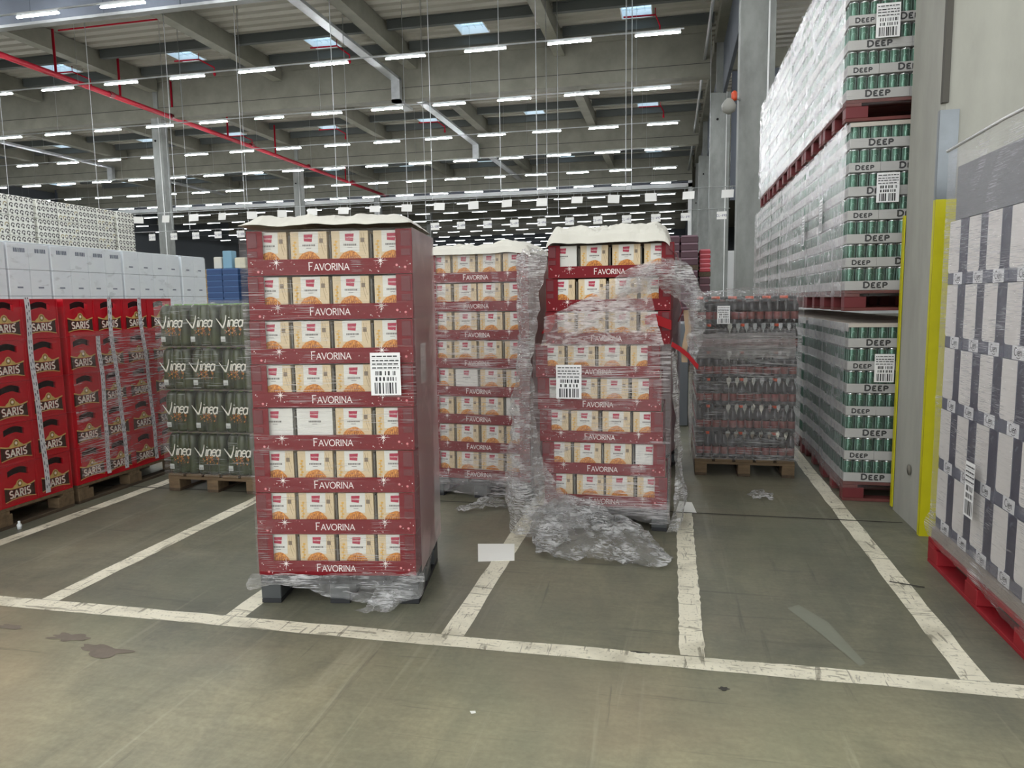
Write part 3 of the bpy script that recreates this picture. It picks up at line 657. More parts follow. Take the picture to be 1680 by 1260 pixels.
def mk_tray(torn=False):
    def fn():
        r = empty('display_tray'); t = .004; mb = MB()
        mb.box(0, FW, t, FD, 0, t, card_in); mb.box(0, t, t, FD, 0, LH - .002, fred); mb.box(FW - t, FW, t, FD, 0, LH - .002, fred)
        mb.box(0, FW, FD - t, FD, 0, LH - .002, fred)
        for xs in (.197, .3945, .592): mb.box(xs - .004, xs + .004, .03, FD - .02, t, .19, card_grey)
        rnd = random.Random(5)
        for y in range(4):
            for z in range(2): P_ = lambda u, v: (FW + .0005, u, v); disc(mb, P_, .08 + y * .15 + rnd.uniform(-.03, .03), .05 + z * .1 + rnd.uniform(-.02, .02), .004, fpink, 6)
        part(mb, 'tray_body', r)
        mb = MB(); mb.box(0, FW, 0, t, 0, BAND, fred)
        P = lambda u, v: (u, -.0006, v)
        letters(mb, P, 'FAVORINA', FW * .497, .021, .037, .11, fwhite, serif=.1, caps=.82, thin=.75, gap=.1, xs=1.05)
        star(mb, P, .14, .06, .032, fwhite); star(mb, P, .643, .062, .032, fwhite)
        disc(mb, P, .14, .06, .006, fwhite); disc(mb, P, .643, .062, .006, fwhite)
        rnd = random.Random(11)
        for (u0, u1, n) in ((.01, .2, 14), (.2, .27, 3), (.53, .62, 5), (.62, .785, 14)):
            for _ in range(n): disc(mb, P, rnd.uniform(u0, u1), rnd.uniform(.006, .07), rnd.choice((.0016, .0022, .0028)), rnd.choice((fwhite, fpink)), 6)
        for (u, v) in ((.05, .018), (.72, .04), (.76, .03)): disc(mb, P, u, v, .006, fpink, 10)
        part(mb, 'front_band', r)
        for s_, (a, b) in enumerate(((0, .077), (FW - .077, FW))):
            if torn and s_: b -= .0
            mb = MB(); mb.box(a, b, 0, t, BAND, LH - .004, fred)
            c0, c1 = (a + .004, a + .05) if s_ == 0 else (b - .052, b - .008)
            mb.bbox(c0, c1, -.0022, .0, .13, LH - .012, fred2, .001); mb.bbox(c0, c1, -.002, .0, BAND + .01, .115, fred2, .001)
            part(mb, 'corner_flap', r)
        return r
    return Proto(fn)
PT = mk_tray()
def local(o, rz, x, y, z): return (o[0] + x * cos(rz) - y * sin(rz), o[1] + x * sin(rz) + y * cos(rz), z)
def display(org, rz, who, offs, plain, skip_boxes=()):
    """eight printed trays of biscuit cartons on a half pallet"""
    P_half.put((org[0], org[1], 0), rz, 'low grey and black half pallet under ' + who, 'pallet')
    for i in range(8):
        dx, dy, da = offs[i]; z = .146 + i * LH; lv = ORD[7 - i]
        PT.put(local(org, rz, dx + .0025, dy, z), rz + da, 'red printed biscuit display tray, ' + lv + ' down in ' + who, 'display tray', 'biscuit display trays')
        for k in range(4):
            if (i, k) in skip_boxes: continue
            jx = random.uniform(-.004, .004); xx = .099 + k * .199 + jx; a = rz + da + random.uniform(-.012, .012)
            pl = (i, k) in plain
            (PBW if pl else PBX).put(local(local(org, rz, dx + .0025, dy, z)[:2], rz + da, xx, .014 + random.uniform(0, .006), z + .0045), a,
                ('white biscuit carton, ' if pl else 'cream biscuit carton, ') + ORD[k] + ' from left, ' + lv + ' tray down in ' + who, 'biscuit box', 'biscuit cartons')
offA = [(0, 0, 0)] * 8
offA = [(-.008, 0, 0), (-.004, 0, 0), (-.002, .0, .0), (.004, 0, 0), (.008, 0, 0), (.012, .002, 0), (.016, .004, 0), (.02, .004, 0)]
RZA = radians(9.3); OA = (-2.005, 3.15)
display(OA, RZA, 'the tall front stack', offA, {(3, 0), (3, 1)})
RZB = radians(-5); OB = (-1.81, 5.25)
display(OB, RZB, 'the stack behind the front one', [(random.uniform(-.006, .006), 0, 0) for _ in range(8)], {(3, 1), (2, 3)})
RZC = radians(-.5); OC = (-.815, 4.64)
offC = [(0, 0, 0), (-.012, 0, .01), (-.028, 0, -.008), (-.04, .003, .0), (-.05, 0, .006), (.012, .03, -.012), (.015, .04, -.015), (.03, .045, -.008)]
display(OC, RZC, 'the torn middle stack', offC, {(7, 0), (3, 0), (1, 3)})
OD = (-.86, 6.3); RZD = radians(-15)
display(OD, RZD, 'the rear hidden stack', [(0, 0, 0)] * 8, set())

# covers on top: white paper sheets, wrinkled
def cover(org, rz, x0, x1, y0, y1, z, amp, label, hang=.02, seed=0, name='cover_sheet', m=None, parts=None):
    mb = MB(); m = m or paperw
    def fn(u, v, dz=0):
        x = x0 + (x1 - x0) * u; y = y0 + (y1 - y0) * v
        n = noise.noise(Vector((x * 4 + seed, y * 4, seed))) + .5 * noise.noise(Vector((x * 11, y * 9 + seed, seed)))
        e = min(u, 1 - u) * 9; f = min(v, 1 - v) * 9; ed = min(1, e) * min(1, f)
        q = Vector((x * 9 + seed, y * 7, seed)); cr2 = .5 - abs(noise.noise(q)) - .5 * abs(noise.noise(q * 2.3))
        return (x + .01 * n, y + .02 * n, z + amp * (.5 + .28 * n + .22 * cr2) * min(1, .12 + .88 * ed ** .6) + .012 * noise.noise(Vector((x * 7, seed, 0))) - hang * (1 - min(1, e * 2)) ** 2 - hang * (1 - min(1, f * 2)) ** 2 + dz)
    mb.grid(lambda u, v: fn(u, v), 60, 40, m, False)
    o = mb.build(name, None, (org[0], org[1], 0), rz); return tag(o, label, 'cover sheet')
ZT = .146 + 8 * LH
cover(OA, RZA, .0, .82, -.035, .6, ZT + .012, .10, 'thin white cover sheet on top of the tall front stack', .0, 1)
cover(OB, RZB, -.03, .83, -.04, .6, ZT + .015, .10, 'rumpled white cover sheet on the stack behind the front one', .03, 7)
cover((OC[0] + .0, OC[1]), RZC, .03, .8, -.03, .62, ZT + .02, .17, 'thick crumpled white cover on top of the torn middle stack', .03, 13)
cover(OD, RZD, -.01, .8, -.02, .6, ZT + .006, .02, 'white cover on the hidden rear display stack', .01, 3)

# torn cardboard pieces at the right of the torn stack
def strip(name, pts, w, wd, m, label, cat='torn cardboard', t=.003, m2=None):
    """a bent strip of card along pts, w wide along direction wd"""
    mb = MB(); wd = Vector(wd).normalized() * w; a = [Vector(p) for p in pts]; n = len(a)
    N_ = [((a[min(i + 1, n - 1)] - a[max(i - 1, 0)]).cross(wd)).normalized() * t for i in range(n)]
    v = [p for p in a] + [p + wd for p in a] + [p + q for p, q in zip(a, N_)] + [p + wd + q for p, q in zip(a, N_)]
    f1 = [(i, i + 1, n + i + 1, n + i) for i in range(n - 1)]; f2 = [(2 * n + i, 3 * n + i, 3 * n + i + 1, 2 * n + i + 1) for i in range(n - 1)]
    mb.add(v, f1, m); mb.add(v, f2 + [(0, n, 3 * n, 2 * n), (n - 1, 3 * n - 1, 4 * n - 1, 2 * n - 1)] + [(i, 2 * n + i, 2 * n + i + 1, i + 1) for i in range(n - 1)] + [(n + i, n + i + 1, 3 * n + i + 1, 3 * n + i) for i in range(n - 1)], m2 or m)
    return tag(mb.build(name), label, cat)
kraft = mat('kraft_inside', (150, 128, 104), .8)
brightred = mat('bare_red_card', (138, 8, 18), .55, spec=.2)
strip('torn_flap', [(-.02, 4.66, 1.8), (.03, 4.63, 1.76), (.05, 4.61, 1.66), (.045, 4.62, 1.56)], .16, (0, 1, .1), brightred, 'bright red torn tray side bulging from the top right of the torn stack', m2=fred2)
strip('torn_flap', [(.0, 4.64, 1.56), (.04, 4.6, 1.5), (.07, 4.59, 1.42), (.04, 4.62, 1.35)], .14, (0, 1, 0), brightred, 'red torn panel below the bulging one at the torn stack edge', m2=fred2)
strip('torn_flap', [(.07, 4.62, 1.42), (.085, 4.6, 1.3), (.06, 4.6, 1.17), (.065, 4.6, 1.1)], .035, (1, 0, .0), kraft, 'brown bare cardboard edge hanging down beside the torn stack', m2=kraft)
strip('torn_flap', [(.0, 4.58, 1.2), (.05, 4.57, 1.17), (.1, 4.56, 1.13), (.14, 4.55, 1.08), (.16, 4.55, 1.06)], .03, (.2, 0, 1), brightred, 'short red cardboard tongue sticking out low at the torn stack', m2=brightred)
strip('torn_flap', [(-.16, 4.62, 1.335), (-.08, 4.6, 1.33), (.0, 4.59, 1.30)], .06, (.0, 0, 1), brightred, 'bright red unwrapped band end under the third torn tray', m2=brightred)
strip('torn_flap', [(-.82, 4.62, 1.28), (-.79, 4.6, 1.33), (-.78, 4.61, 1.4)], .06, (1, 0, 0.2), brightred, 'small bright red torn corner at the left edge of the torn stack', m2=fred2)

# stickers on the displays
def sticker(org, rz, x, z, w, h, label, depth=-.006, seed=1, side=False, tilt=0):
    def P(u, v, k=0):
        c, s_ = cos(tilt), sin(tilt)
        if side: return (k, u * c - v * s_, u * s_ + v * c)
        return (u * c - v * s_, -k, u * s_ + v * c)
    mb = barcode_label('s', w, h, P, seed=seed); o = mb.build('shipping_label', None, local(org, rz, x, depth, z) if not side else org, rz); return tag(o, label, 'label')
sticker(OA, RZA, .605, 1.055, .145, .205, 'white shipping label with barcodes on the front face of the tall front stack', -.026, 2)
sticker((OA[0] + FW * cos(RZA) + .022 * cos(RZA) - .16 * sin(RZA), OA[1] + FW * sin(RZA) + .16 * cos(RZA), 1.09), RZA, 0, 0, .14, .2, 'white shipping label on the side face of the tall front stack', side=True, seed=4)
sticker(OC, RZC, .09, .86, .165, .22, 'white shipping label at the left of the torn middle stack', -.03, 6)

# ================================================================== STRETCH FILM
def shell(name, x0, x1, y0, y1, z0, z1, m, label, loc=(0, 0), rz=0, sides='flrb', amp=.006, seed=0, bulge=0, msub=None, flare=0, nz_=40, top=False):
    mb = MB(); msub = msub or {}
    def ns(p, q, z): return amp * (noise.noise(Vector((p * 5 + seed, z * 14, q))) + .6 * noise.noise(Vector((p * 14, z * 34 + seed, q))))
    def prof(t): return bulge * sin(pi * t) + flare * max(0, 1 - t * 14)
    def S(k, u, v):
        z = z0 + (z1 - z0) * v; b = prof(v)
        if k == 'f': x = x0 + (x1 - x0) * u; return (x, y0 - b - abs(ns(x, 1, z)), z)
        if k == 'b': x = x0 + (x1 - x0) * u; return (x, y1 + b + abs(ns(x, 2, z)), z)
        if k == 'l': y = y0 + (y1 - y0) * u; return (x0 - b - abs(ns(y, 3, z)), y, z)
        if k == 'r': y = y0 + (y1 - y0) * u; return (x1 + b + abs(ns(y, 4, z)), y, z)
    for k in sides: mb.grid(lambda u, v, k=k: S(k, u, v), 24, nz_, msub.get(k, m))
    if top: mb.grid(lambda u, v: (x0 + (x1 - x0) * u, y0 + (y1 - y0) * v, z1 + amp * 4 * abs(noise.noise(Vector((u * 7, v * 7 + seed, 2))))), 24, 24, m)
    o = mb.build(name, None, (loc[0], loc[1], 0), rz); return tag(o, label, 'stretch film')
f_clear = film('film_clear', .015, .22, thr=.6, stretch=(1, 1, 22), scale=3.2)
f_front = film('film_front', .01, .5, (1, .97, .97), thr=.55, stretch=(1, 1, 26), scale=3)
f_side = film('film_side', .26, .24, (1, .76, .78), thr=.5, stretch=(3, 1, 1), scale=2, bump=.25, rough=.3, cap=.25)  # pink tint stands in for light off the red trays behind
f_mid = film('film_middle', .05, .6, (1, .96, .96), thr=.5, stretch=(1, 1, 18), scale=3.6, tilt=.3, cap=.12)
f_crump = film('film_crumpled', .17, .7, thr=.45, stretch=(1.3, 1.3, 5.2), scale=8, tilt=.9, bump=1.0, rough=.1, cap=.28)
f_grey = film('film_grey', .07, .4, (.93, .94, .95), thr=.56, stretch=(1, 1, 20), scale=2.6, tilt=.16)
f_white = film('film_white_side', .27, .36, thr=.5, stretch=(2, 2, 2.5), scale=3.5, bump=.8, rough=.2, cap=.25)
f_cien = film('film_carton_side', .08, .42, (.96, .95, 1), thr=.52, stretch=(1, 3, 30), scale=2.4, tilt=.5)
shell('stretch_wrap', -.008, FW + .026, -.012, FD + .02, .17, ZT, f_front, 'clear stretch film wrapped round the tall front stack', OA, RZA, msub={'r': f_side}, amp=.004, seed=1)
shell('stretch_wrap', -.012, FW + .014, -.014, FD + .02, .1, ZT, f_mid, 'stretch film wrapped round the stack behind the front one', OB, RZB, msub={'r': f_side}, amp=.006, seed=5)
shell('stretch_wrap', -.066, FW + .02, -.02, FD + .05, .1, 1.215, f_mid, 'stretch film round the lower trays of the torn middle stack', OC, RZC, msub={'r': f_side}, amp=.008, seed=9)
shell('stretch_wrap', -.012, FW + .014, -.014, FD + .02, .15, ZT, f_front, 'stretch film round the hidden rear display stack', OD, RZD, msub={'r': f_side}, amp=.004, seed=15)

def crpt(P, t):
    """Catmull-Rom through a list"""
    n = len(P) - 1; k = min(int(t * n), n - 1); f = t * n - k
    p0, p1, p2, p3 = P[max(k - 1, 0)], P[k], P[k + 1], P[min(k + 2, n)]
    return .5 * ((2 * p1) + (-p0 + p2) * f + (2 * p0 - 5 * p1 + 4 * p2 - p3) * f * f + (-p0 + 3 * p1 - 3 * p2 + p3) * f ** 3)
def drape(rows_, label, m=None, nu=90, nv=130, amp=.03, fr=9, seed=0, name='torn_film', cat='stretch film', floor=True):
    """crumpled sheet through rows of 3D points (each row the same count)"""
    R_ = [[Vector(p) for p in r_] for r_ in rows_]; mb = MB()
    def fn(u, v):
        p = crpt([crpt(r_, u) for r_ in R_], v); q = p * fr + Vector((seed, seed * 2, 0))
        d = noise.noise_vector(q) + .5 * noise.noise_vector(q * 2.1)
        ca = R_[0][0] - R_[-1][0]; al = ca.normalized() if ca.length > .01 else Vector((0, 0, 1))
        q2 = q * 1.0 - al * (q.dot(al)) * .8                    # creases run along the pull of the sheet
        fo = abs(noise.noise(q2 * 2.4)) + .6 * abs(noise.noise(q2 * 5.5 + Vector((3, 1, 2)))) + .25 * abs(noise.noise(q * 8))
        d += Vector((.5, -1.6, .9)) * (.6 - fo)
        # ridged folds
        p = p + amp * d; 
        if floor: p.z = max(p.z, .004 + .003 * abs(d.x))
        return p
    mb.grid(fn, nu, nv, m or f_crump, smooth=True); return tag(mb.build(name), label, cat)
drape([[(-1.02, 4.85, 1.78), (-.9, 4.6, 1.8), (-.79, 4.6, 1.80)], [(-1.0, 4.8, 1.6), (-.92, 4.56, 1.58), (-.8, 4.58, 1.6)], [(-.98, 4.7, 1.36), (-.92, 4.5, 1.34), (-.83, 4.56, 1.36)],
       [(-.97, 4.6, 1.1), (-.93, 4.46, 1.1), (-.86, 4.54, 1.1)], [(-1.0, 4.5, .8), (-.95, 4.42, .78), (-.86, 4.52, .8)], [(-1.02, 4.45, .5), (-.93, 4.36, .48), (-.8, 4.5, .5)], [(-1.02, 4.42, .25), (-.88, 4.3, .22), (-.65, 4.5, .25)], [(-1.0, 4.42, .03), (-.86, 4.3, .03), (-.5, 4.45, .06)]],
      'long twisted sheet of clear film hanging down the left side of the torn stack', amp=.028, seed=2)
drape([[(-.88, 4.5, .02), (-.86, 4.3, .16), (-.8, 4.15, .02)], [(-.75, 4.52, .22), (-.72, 4.25, .16), (-.72, 4.0, .02)], [(-.5, 4.52, .2), (-.5, 4.25, .12), (-.52, 3.98, .02)], [(-.3, 4.48, .12), (-.3, 4.22, .1), (-.32, 3.98, .02)], [(-.12, 4.4, .06), (-.12, 4.15, .07), (-.14, 3.98, .015)], [(-.02, 4.2, .02), (-.0, 4.1, .03), (-.04, 3.98, .01)]],
      'big crumpled heap of clear film on the floor before the torn stack', amp=.045, fr=10, seed=5, nu=60)
drape([[(-.25, 4.6, 1.64), (-.3, 4.55, 1.55), (-.34, 4.6, 1.48)], [(-.02, 4.58, 1.74), (-.06, 4.5, 1.64), (-.12, 4.56, 1.56)], [(.1, 4.56, 1.68), (.06, 4.48, 1.6), (.02, 4.56, 1.5)], [(.19, 4.56, 1.5), (.13, 4.5, 1.45), (.09, 4.56, 1.4)], [(.2, 4.58, 1.32), (.16, 4.54, 1.28), (.1, 4.58, 1.26)], [(.16, 4.6, 1.14), (.14, 4.56, 1.12), (.1, 4.6, 1.14)]],
      'loose clear film flung out from the upper right of the torn stack', amp=.02, fr=11, seed=8)
drape([[(-.8, 4.6, 1.38), (-.8, 4.59, 1.3), (-.82, 4.59, 1.2)], [(-.5, 4.6, 1.52), (-.5, 4.58, 1.38), (-.5, 4.57, 1.2)], [(-.3, 4.6, 1.66), (-.25, 4.58, 1.42), (-.2, 4.57, 1.2)], [(-.1, 4.6, 1.74), (-.12, 4.58, 1.5), (-.04, 4.57, 1.2)]],
      'milky pleated film stretched across the upper trays of the torn stack', film('film_pleats', .14, .7, (1, .95, .95), thr=.42, stretch=(2, 1, 6), scale=5, bump=.9, tilt=.9), amp=.008, fr=8, seed=11)
drape([[(.0, 4.6, 1.16), (.03, 4.7, 1.16), (.03, 4.9, 1.16)], [(.02, 4.58, .8), (.05, 4.7, .8), (.04, 4.9, .8)], [(.03, 4.57, .45), (.07, 4.7, .45), (.06, 4.9, .45)], [(.02, 4.55, .15), (.1, 4.68, .2), (.08, 4.9, .2)], [(-.02, 4.53, .03), (.06, 4.6, .02), (.08, 4.8, .02)]],
      'clinging film down the right edge of the torn stack', amp=.014, fr=9, seed=14)
drape([[(-.78, 4.58, .2), (-.5, 4.57, .19), (-.25, 4.57, .19), (.0, 4.57, .2)], [(-.78, 4.57, .12), (-.5, 4.55, .13), (-.25, 4.55, .14), (.0, 4.56, .12)], [(-.78, 4.55, .05), (-.5, 4.54, .08), (-.25, 4.54, .1), (.01, 4.54, .05)]],
      'film skirt over the pallet of the torn middle stack', f_mid, 50, 20, amp=.01, seed=17)
def La(x, y, z): return local(OA, RZA, x, y, z)
drape([[La(-.03, -.03, .16), La(.2, -.02, .16), La(.45, -.02, .165), La(.65, -.02, .17), La(.83, -.02, .17)], [La(-.05, -.05, .12), La(.15, -.035, .125), La(.4, -.03, .12), La(.62, -.03, .12), La(.84, -.03, .12)],
       [La(-.04, -.04, .085), La(.12, -.03, .115), La(.36, -.04, .08), La(.6, -.05, .06), La(.83, -.04, .07)], [La(-.03, -.03, .08), La(.12, -.03, .11), La(.42, -.05, .045), La(.62, -.06, .02), La(.81, -.05, .05)]],
      'torn film skirt hanging over the pallet of the tall front stack', film('film_skirt', .08, .6, thr=.46, stretch=(1, 1, 6), scale=6, bump=.9, cap=.2), 70, 30, amp=.012, seed=21)
drape([[La(.6, -.04, .09), La(.66, -.04, .09), La(.72, -.04, .09)], [La(.56, -.07, .03), La(.64, -.08, .03), La(.72, -.06, .03)], [La(.5, -.11, .01), La(.6, -.13, .012), La(.7, -.1, .01)]],
      'small gathered tail of film touching the floor before the front stack', None, 26, 22, amp=.018, fr=14, seed=23)
drape([[La(.815, .02, .17), La(.815, .3, .17), La(.81, .58, .2)], [La(.825, .02, .12), La(.82, .3, .14), La(.812, .58, .18)], [La(.82, .02, .04), La(.815, .12, .1), La(.812, .3, .15)]], 'film wrapped low round the right side of the front pallet', f_mid, 30, 20, amp=.008, seed=26)
drape([[(-1.78, 5.2, .2), (-1.4, 5.17, .19), (-1.03, 5.14, .2)], [(-1.78, 5.18, .12), (-1.4, 5.13, .11), (-1.03, 5.12, .12)], [(-1.76, 5.16, .07), (-1.4, 5.1, .05), (-1.04, 5.1, .04)]], 'film skirt over the pallet of the stack behind the front one', f_mid, 50, 20, amp=.014, seed=29)
drape([[(-1.5, 4.86, .01), (-1.47, 4.8, .01)], [(-1.38, 4.93, .07), (-1.36, 4.84, .02)], [(-1.26, 5.02, .06), (-1.22, 4.94, .02)], [(-1.16, 5.04, .02), (-1.13, 4.98, .01)]], 'little scrunched scrap of film on the floor between the stacks', None, 16, 40, amp=.03, fr=16, seed=31)
drape([[(.56, 5.62, .01), (.6, 5.5, .01)], [(.66, 5.68, .04), (.68, 5.5, .02)], [(.76, 5.62, .01), (.74, 5.48, .01)]], 'small clear film scrap lying alone on the floor before the bottle pallet', None, 24, 24, amp=.022, fr=14, seed=33)

# papers and small litter
def sheet(name, pts, label, cat, t=.003, m=None):
    mb = MB(); n = len(pts); pts = pts[::-1] if sum(a[0] * b[1] - b[0] * a[1] for a, b in zip(pts, pts[1:] + pts[:1])) < 0 else pts; mb.prism(pts, .0005, .0005 + t, m or mat('white_board', (244, 244, 238), .5)); return tag(mb.build(name), label, cat)
sheet('paper_sheet', [(-1.157, 4.19), (-1.078, 3.9), (-.874, 3.95), (-.934, 4.229)], 'white rectangular board lying on the floor in front of the film heap', 'paper sheet')
sheet('paper_sheet', [(.045, 5.1), (.185, 5.08), (.16, 5.34), (.07, 5.36)], 'white sheet on the floor just right of the torn stack', 'paper sheet')
sheet('paper_scrap', [(-.71, 2.41), (-.69, 2.415), (-.685, 2.402), (-.7, 2.395)], 'tiny pale paper scrap alone on the front floor', 'paper scrap', .001)
mb = MB(); mb.lathe([(.014, 0), (.016, .03), (.008, .04), (.008, .055)], 0, 0, 0, mat('cap_white', (225, 230, 232), .3), 10)
tag(mb.build('plastic_bottle', None, (-4.33, 3.96, 0)), 'tiny white plastic bottle standing by the crate pallet', 'bottle')

# ================================================================== RED CRATES (left)
cr = mat('crate_red', (186, 8, 30), .38, var=.05, scale=3); cr_d = mat('crate_red_dark', (120, 6, 20), .5)
plq = mat('plaque_brown', (56, 30, 20), .5); goldp = mat('crate_gold', (202, 168, 98), .45, var=.12, scale=40); ltw = mat('crate_letter', (238, 230, 218), .45); ltr = mat('crate_letter_rim', (150, 16, 28), .5)
def mk_crate():
    r = empty('beer_crate'); w = .296; d = .39; h = .281; t = .012; f = d      # front face at +x = d, width along y
    mb = MB()
    mb.box(0, d, 0, t, 0, h, cr); mb.box(0, d, w - t, w, 0, h, cr); mb.box(0, t, t, w - t, 0, h, cr); mb.box(t, d - t, t, w - t, .0, .012, cr)
    # front wall with an arched hand hole
    n = 12; ya, yb = .065, w - .065
    lo = [(.196 + .02 * sin(pi * i / n)) for i in range(n + 1)]; hi = [(.242 + .02 * sin(pi * i / n)) for i in range(n + 1)]
    for x in (d - t, d):
        for i in range(n):
            y0 = ya + (yb - ya) * i / n; y1 = ya + (yb - ya) * (i + 1) / n
            mb.quad((x, y0, 0), (x, y1, 0), (x, y1, lo[i + 1]), (x, y0, lo[i]), cr); mb.quad((x, y0, hi[i]), (x, y1, hi[i + 1]), (x, y1, h), (x, y0, h), cr)
        mb.quad((x, 0, 0), (x, ya, 0), (x, ya, h), (x, 0, h), cr); mb.quad((x, yb, 0), (x, w, 0), (x, w, h), (x, yb, h), cr)
    for i in range(n):
        y0 = ya + (yb - ya) * i / n; y1 = ya + (yb - ya) * (i + 1) / n
        mb.quad((d - t, y0, lo[i]), (d, y0, lo[i]), (d, y1, lo[i + 1]), (d - t, y1, lo[i + 1]), cr); mb.quad((d - t, y0, hi[i]), (d, y0, hi[i]), (d, y1, hi[i + 1]), (d - t, y1, hi[i + 1]), cr)
    mb.quad((d - t, ya, lo[0]), (d, ya, lo[0]), (d, ya, hi[0]), (d - t, ya, hi[0]), cr); mb.quad((d - t, yb, lo[0]), (d, yb, lo[0]), (d, yb, hi[0]), (d - t, yb, hi[0]), cr)
    mb.box(d - t, d, 0, w, h - .001, h, cr)
    mb.box(d, d + .004, 0, w, h - .012, h - .002, cr); mb.box(d, d + .003, 0, w, .0, .012, cr)
    mb.box(d, d + .004, 0, .01, .012, h - .012, cr); mb.box(d, d + .004, w - .01, w, .012, h - .012, cr)
    mb.box(d - .07, d - .06, .03, w - .03, .02, h - .02, mat('crate_inside_shade', (34, 8, 10), .8))  # near-black panel paints the shade seen through the hand hole
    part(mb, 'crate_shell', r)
    mb = MB(); P = lambda k: (lambda u, v: (d + k, u, v)); c = w / 2
    # raised arch round the badge, plaque, scrolls, medallion
    ribbon(mb, P(.006), arc(c, .148, .062, .066, 10, 170, 14), .014, cr)
    pl = [(c - .118, .038), (c - .06, .05), (c, .054), (c + .06, .05), (c + .118, .038), (c + .116, .128), (c + .06, .114), (c, .11), (c - .06, .114), (c - .116, .128)]
    a = [(d + .001, *q) for q in pl]; b = [(d + .006, *q) for q in pl]; n = len(pl)
    mb.add(a + b, [tuple(range(n, 2 * n))] + [(i, (i + 1) % n, n + (i + 1) % n, n + i) for i in range(n)], plq)
    ribbon(mb, P(.0075), [(c - .122, .136), (c - .08, .124), (c - .04, .12), (c, .121), (c + .04, .12), (c + .08, .124), (c + .122, .136)], .009, goldp)
    ribbon(mb, P(.0075), [(c - .12, .034), (c - .06, .046), (c, .05), (c + .06, .046), (c + .12, .034)], .006, goldp)
    mb.poly([(d + .007, c - .062, .122), (d + .007, c + .062, .122), (d + .007, c + .045, .138), (d + .007, c + .03, .148), (d + .007, c + .018, .168), (d + .007, c, .176), (d + .007, c - .018, .168), (d + .007, c - .03, .148), (d + .007, c - .045, .138)], goldp)
    ribbon(mb, P(.0085), arc(c, .146, .016, .018, 0, 360, 14), .004, plq); disc(mb, P(.0085), c, .146, .009, ltw, 10)
    for k, (m_, ww) in enumerate(((ltr, .32), (ltw, .2))):
        letters(mb, P(.0078 + .0012 * k), 'SARIS', c, .058, .048, ww, m_, serif=.16, gap=.16)
        ribbon(mb, P(.0078 + .0012 * k), [(c + .068, .118), (c + .076, .112), (c + .084, .118)], .005 if k else .009, m_)
    part(mb, 'badge', r); return r
PC = Proto(mk_crate)
sides_ = {0: 'the nearer crate pallet', 1: 'the further crate pallet'}
for pi_, y0 in enumerate((3.31, 4.555)):
    P_euro.put((-5.2, y0, 0), 0, 'wooden pallet under ' + ('the nearer red crates, partly outside the picture edge' if pi_ == 0 else 'the further stack of red crates'), 'pallet')
    for lv in range(5):
        for k in range(4):
            for dd in ((0, 1) if (lv == 4 or k in (0, 3)) else (0,)):
                if dd and not (pi_ == 1 and k == 3) and lv != 4: continue
                PC.put((-4.8 + .004 - dd * .398, y0 + .002 + k * .299, .146 + lv * .283), random.uniform(-.004, .004),
                   'red beer crate, ' + ORD[4 - lv] + ' level from top, ' + ORD[k] + ' along ' + sides_[pi_] + (', rear row' if dd else ''), 'crate', 'red beer crates')
# printed tapes hanging down the crates
tape = mat('tape_white', (214, 212, 216), .5); tink = mat('tape_ink', (60, 58, 74), .6)
def tapef(y0, z0, y1, z1, label, w=.042, seed=0):
    mb = MB(); rnd = random.Random(seed); n = 50
    def P(t_, s_, k=0):
        y = y0 + (y1 - y0) * t_ + .006 * sin(t_ * 9 + seed); z = z0 + (z1 - z0) * t_
        return (-4.39 + .004 + .005 * sin(t_ * 14 + seed) + k, y + s_, z)
    for i in range(n): a, b = i / n, (i + 1) / n; mb.quad(P(a, -w / 2), P(a, w / 2), P(b, w / 2), P(b, -w / 2), tape)
    for c in (-.22, .2):
        t_ = 0
        while t_ < .98:
            d_ = rnd.uniform(.008, .022); a, b = t_, min(.99, t_ + d_)
            mb.quad(P(a, (c - .07) * w, .0008), P(a, (c + .07) * w, .0008), P(b, (c + .07) * w, .0008), P(b, (c - .07) * w, .0008), tink); t_ += d_ + rnd.uniform(.012, .03)
    tag(mb.build('printed_tape'), label, 'tape')
tapef(4.225, 1.57, 4.27, .17, 'white printed tape down the nearer crate pallet', seed=1)
tapef(4.985, 1.57, 5.06, .17, 'slanting white printed tape in the middle of the further crate pallet', seed=2)
tapef(5.33, 1.57, 5.42, .17, 'white printed tape nearest the green packs on the further crate pallet', seed=3)
tapef(4.86, 1.27, 4.86, .17, 'short white printed tape starting halfway down the further crate pallet', seed=4)
def xshell(y0, y1, z0, z1, m, label, seed, x=-4.375, amp=.008):
    mb = MB()
    mb.grid(lambda u, v: (x + .01 + amp * noise.noise(Vector(((y0 + (y1 - y0) * u) * 5, (z0 + (z1 - z0) * v) * 9, seed))), y0 + (y1 - y0) * u, z0 + (z1 - z0) * v), 30, 40, m)
    return tag(mb.build('stretch_wrap'), label, 'stretch film')
xshell(3.3, 4.53, .17, 1.5, film('film_crates_light', .0, .14, thr=.64, stretch=(1, 1, 20), scale=3), 'faint clear film over the nearer red crates', 2)
xshell(4.56, 5.8, .2, 1.31, film('film_crates', .07, .6, (1, .94, .95), thr=.5, stretch=(1, 1, 8), scale=4, tilt=.7), 'creased clear film over the lower levels of the further red crates', 4)

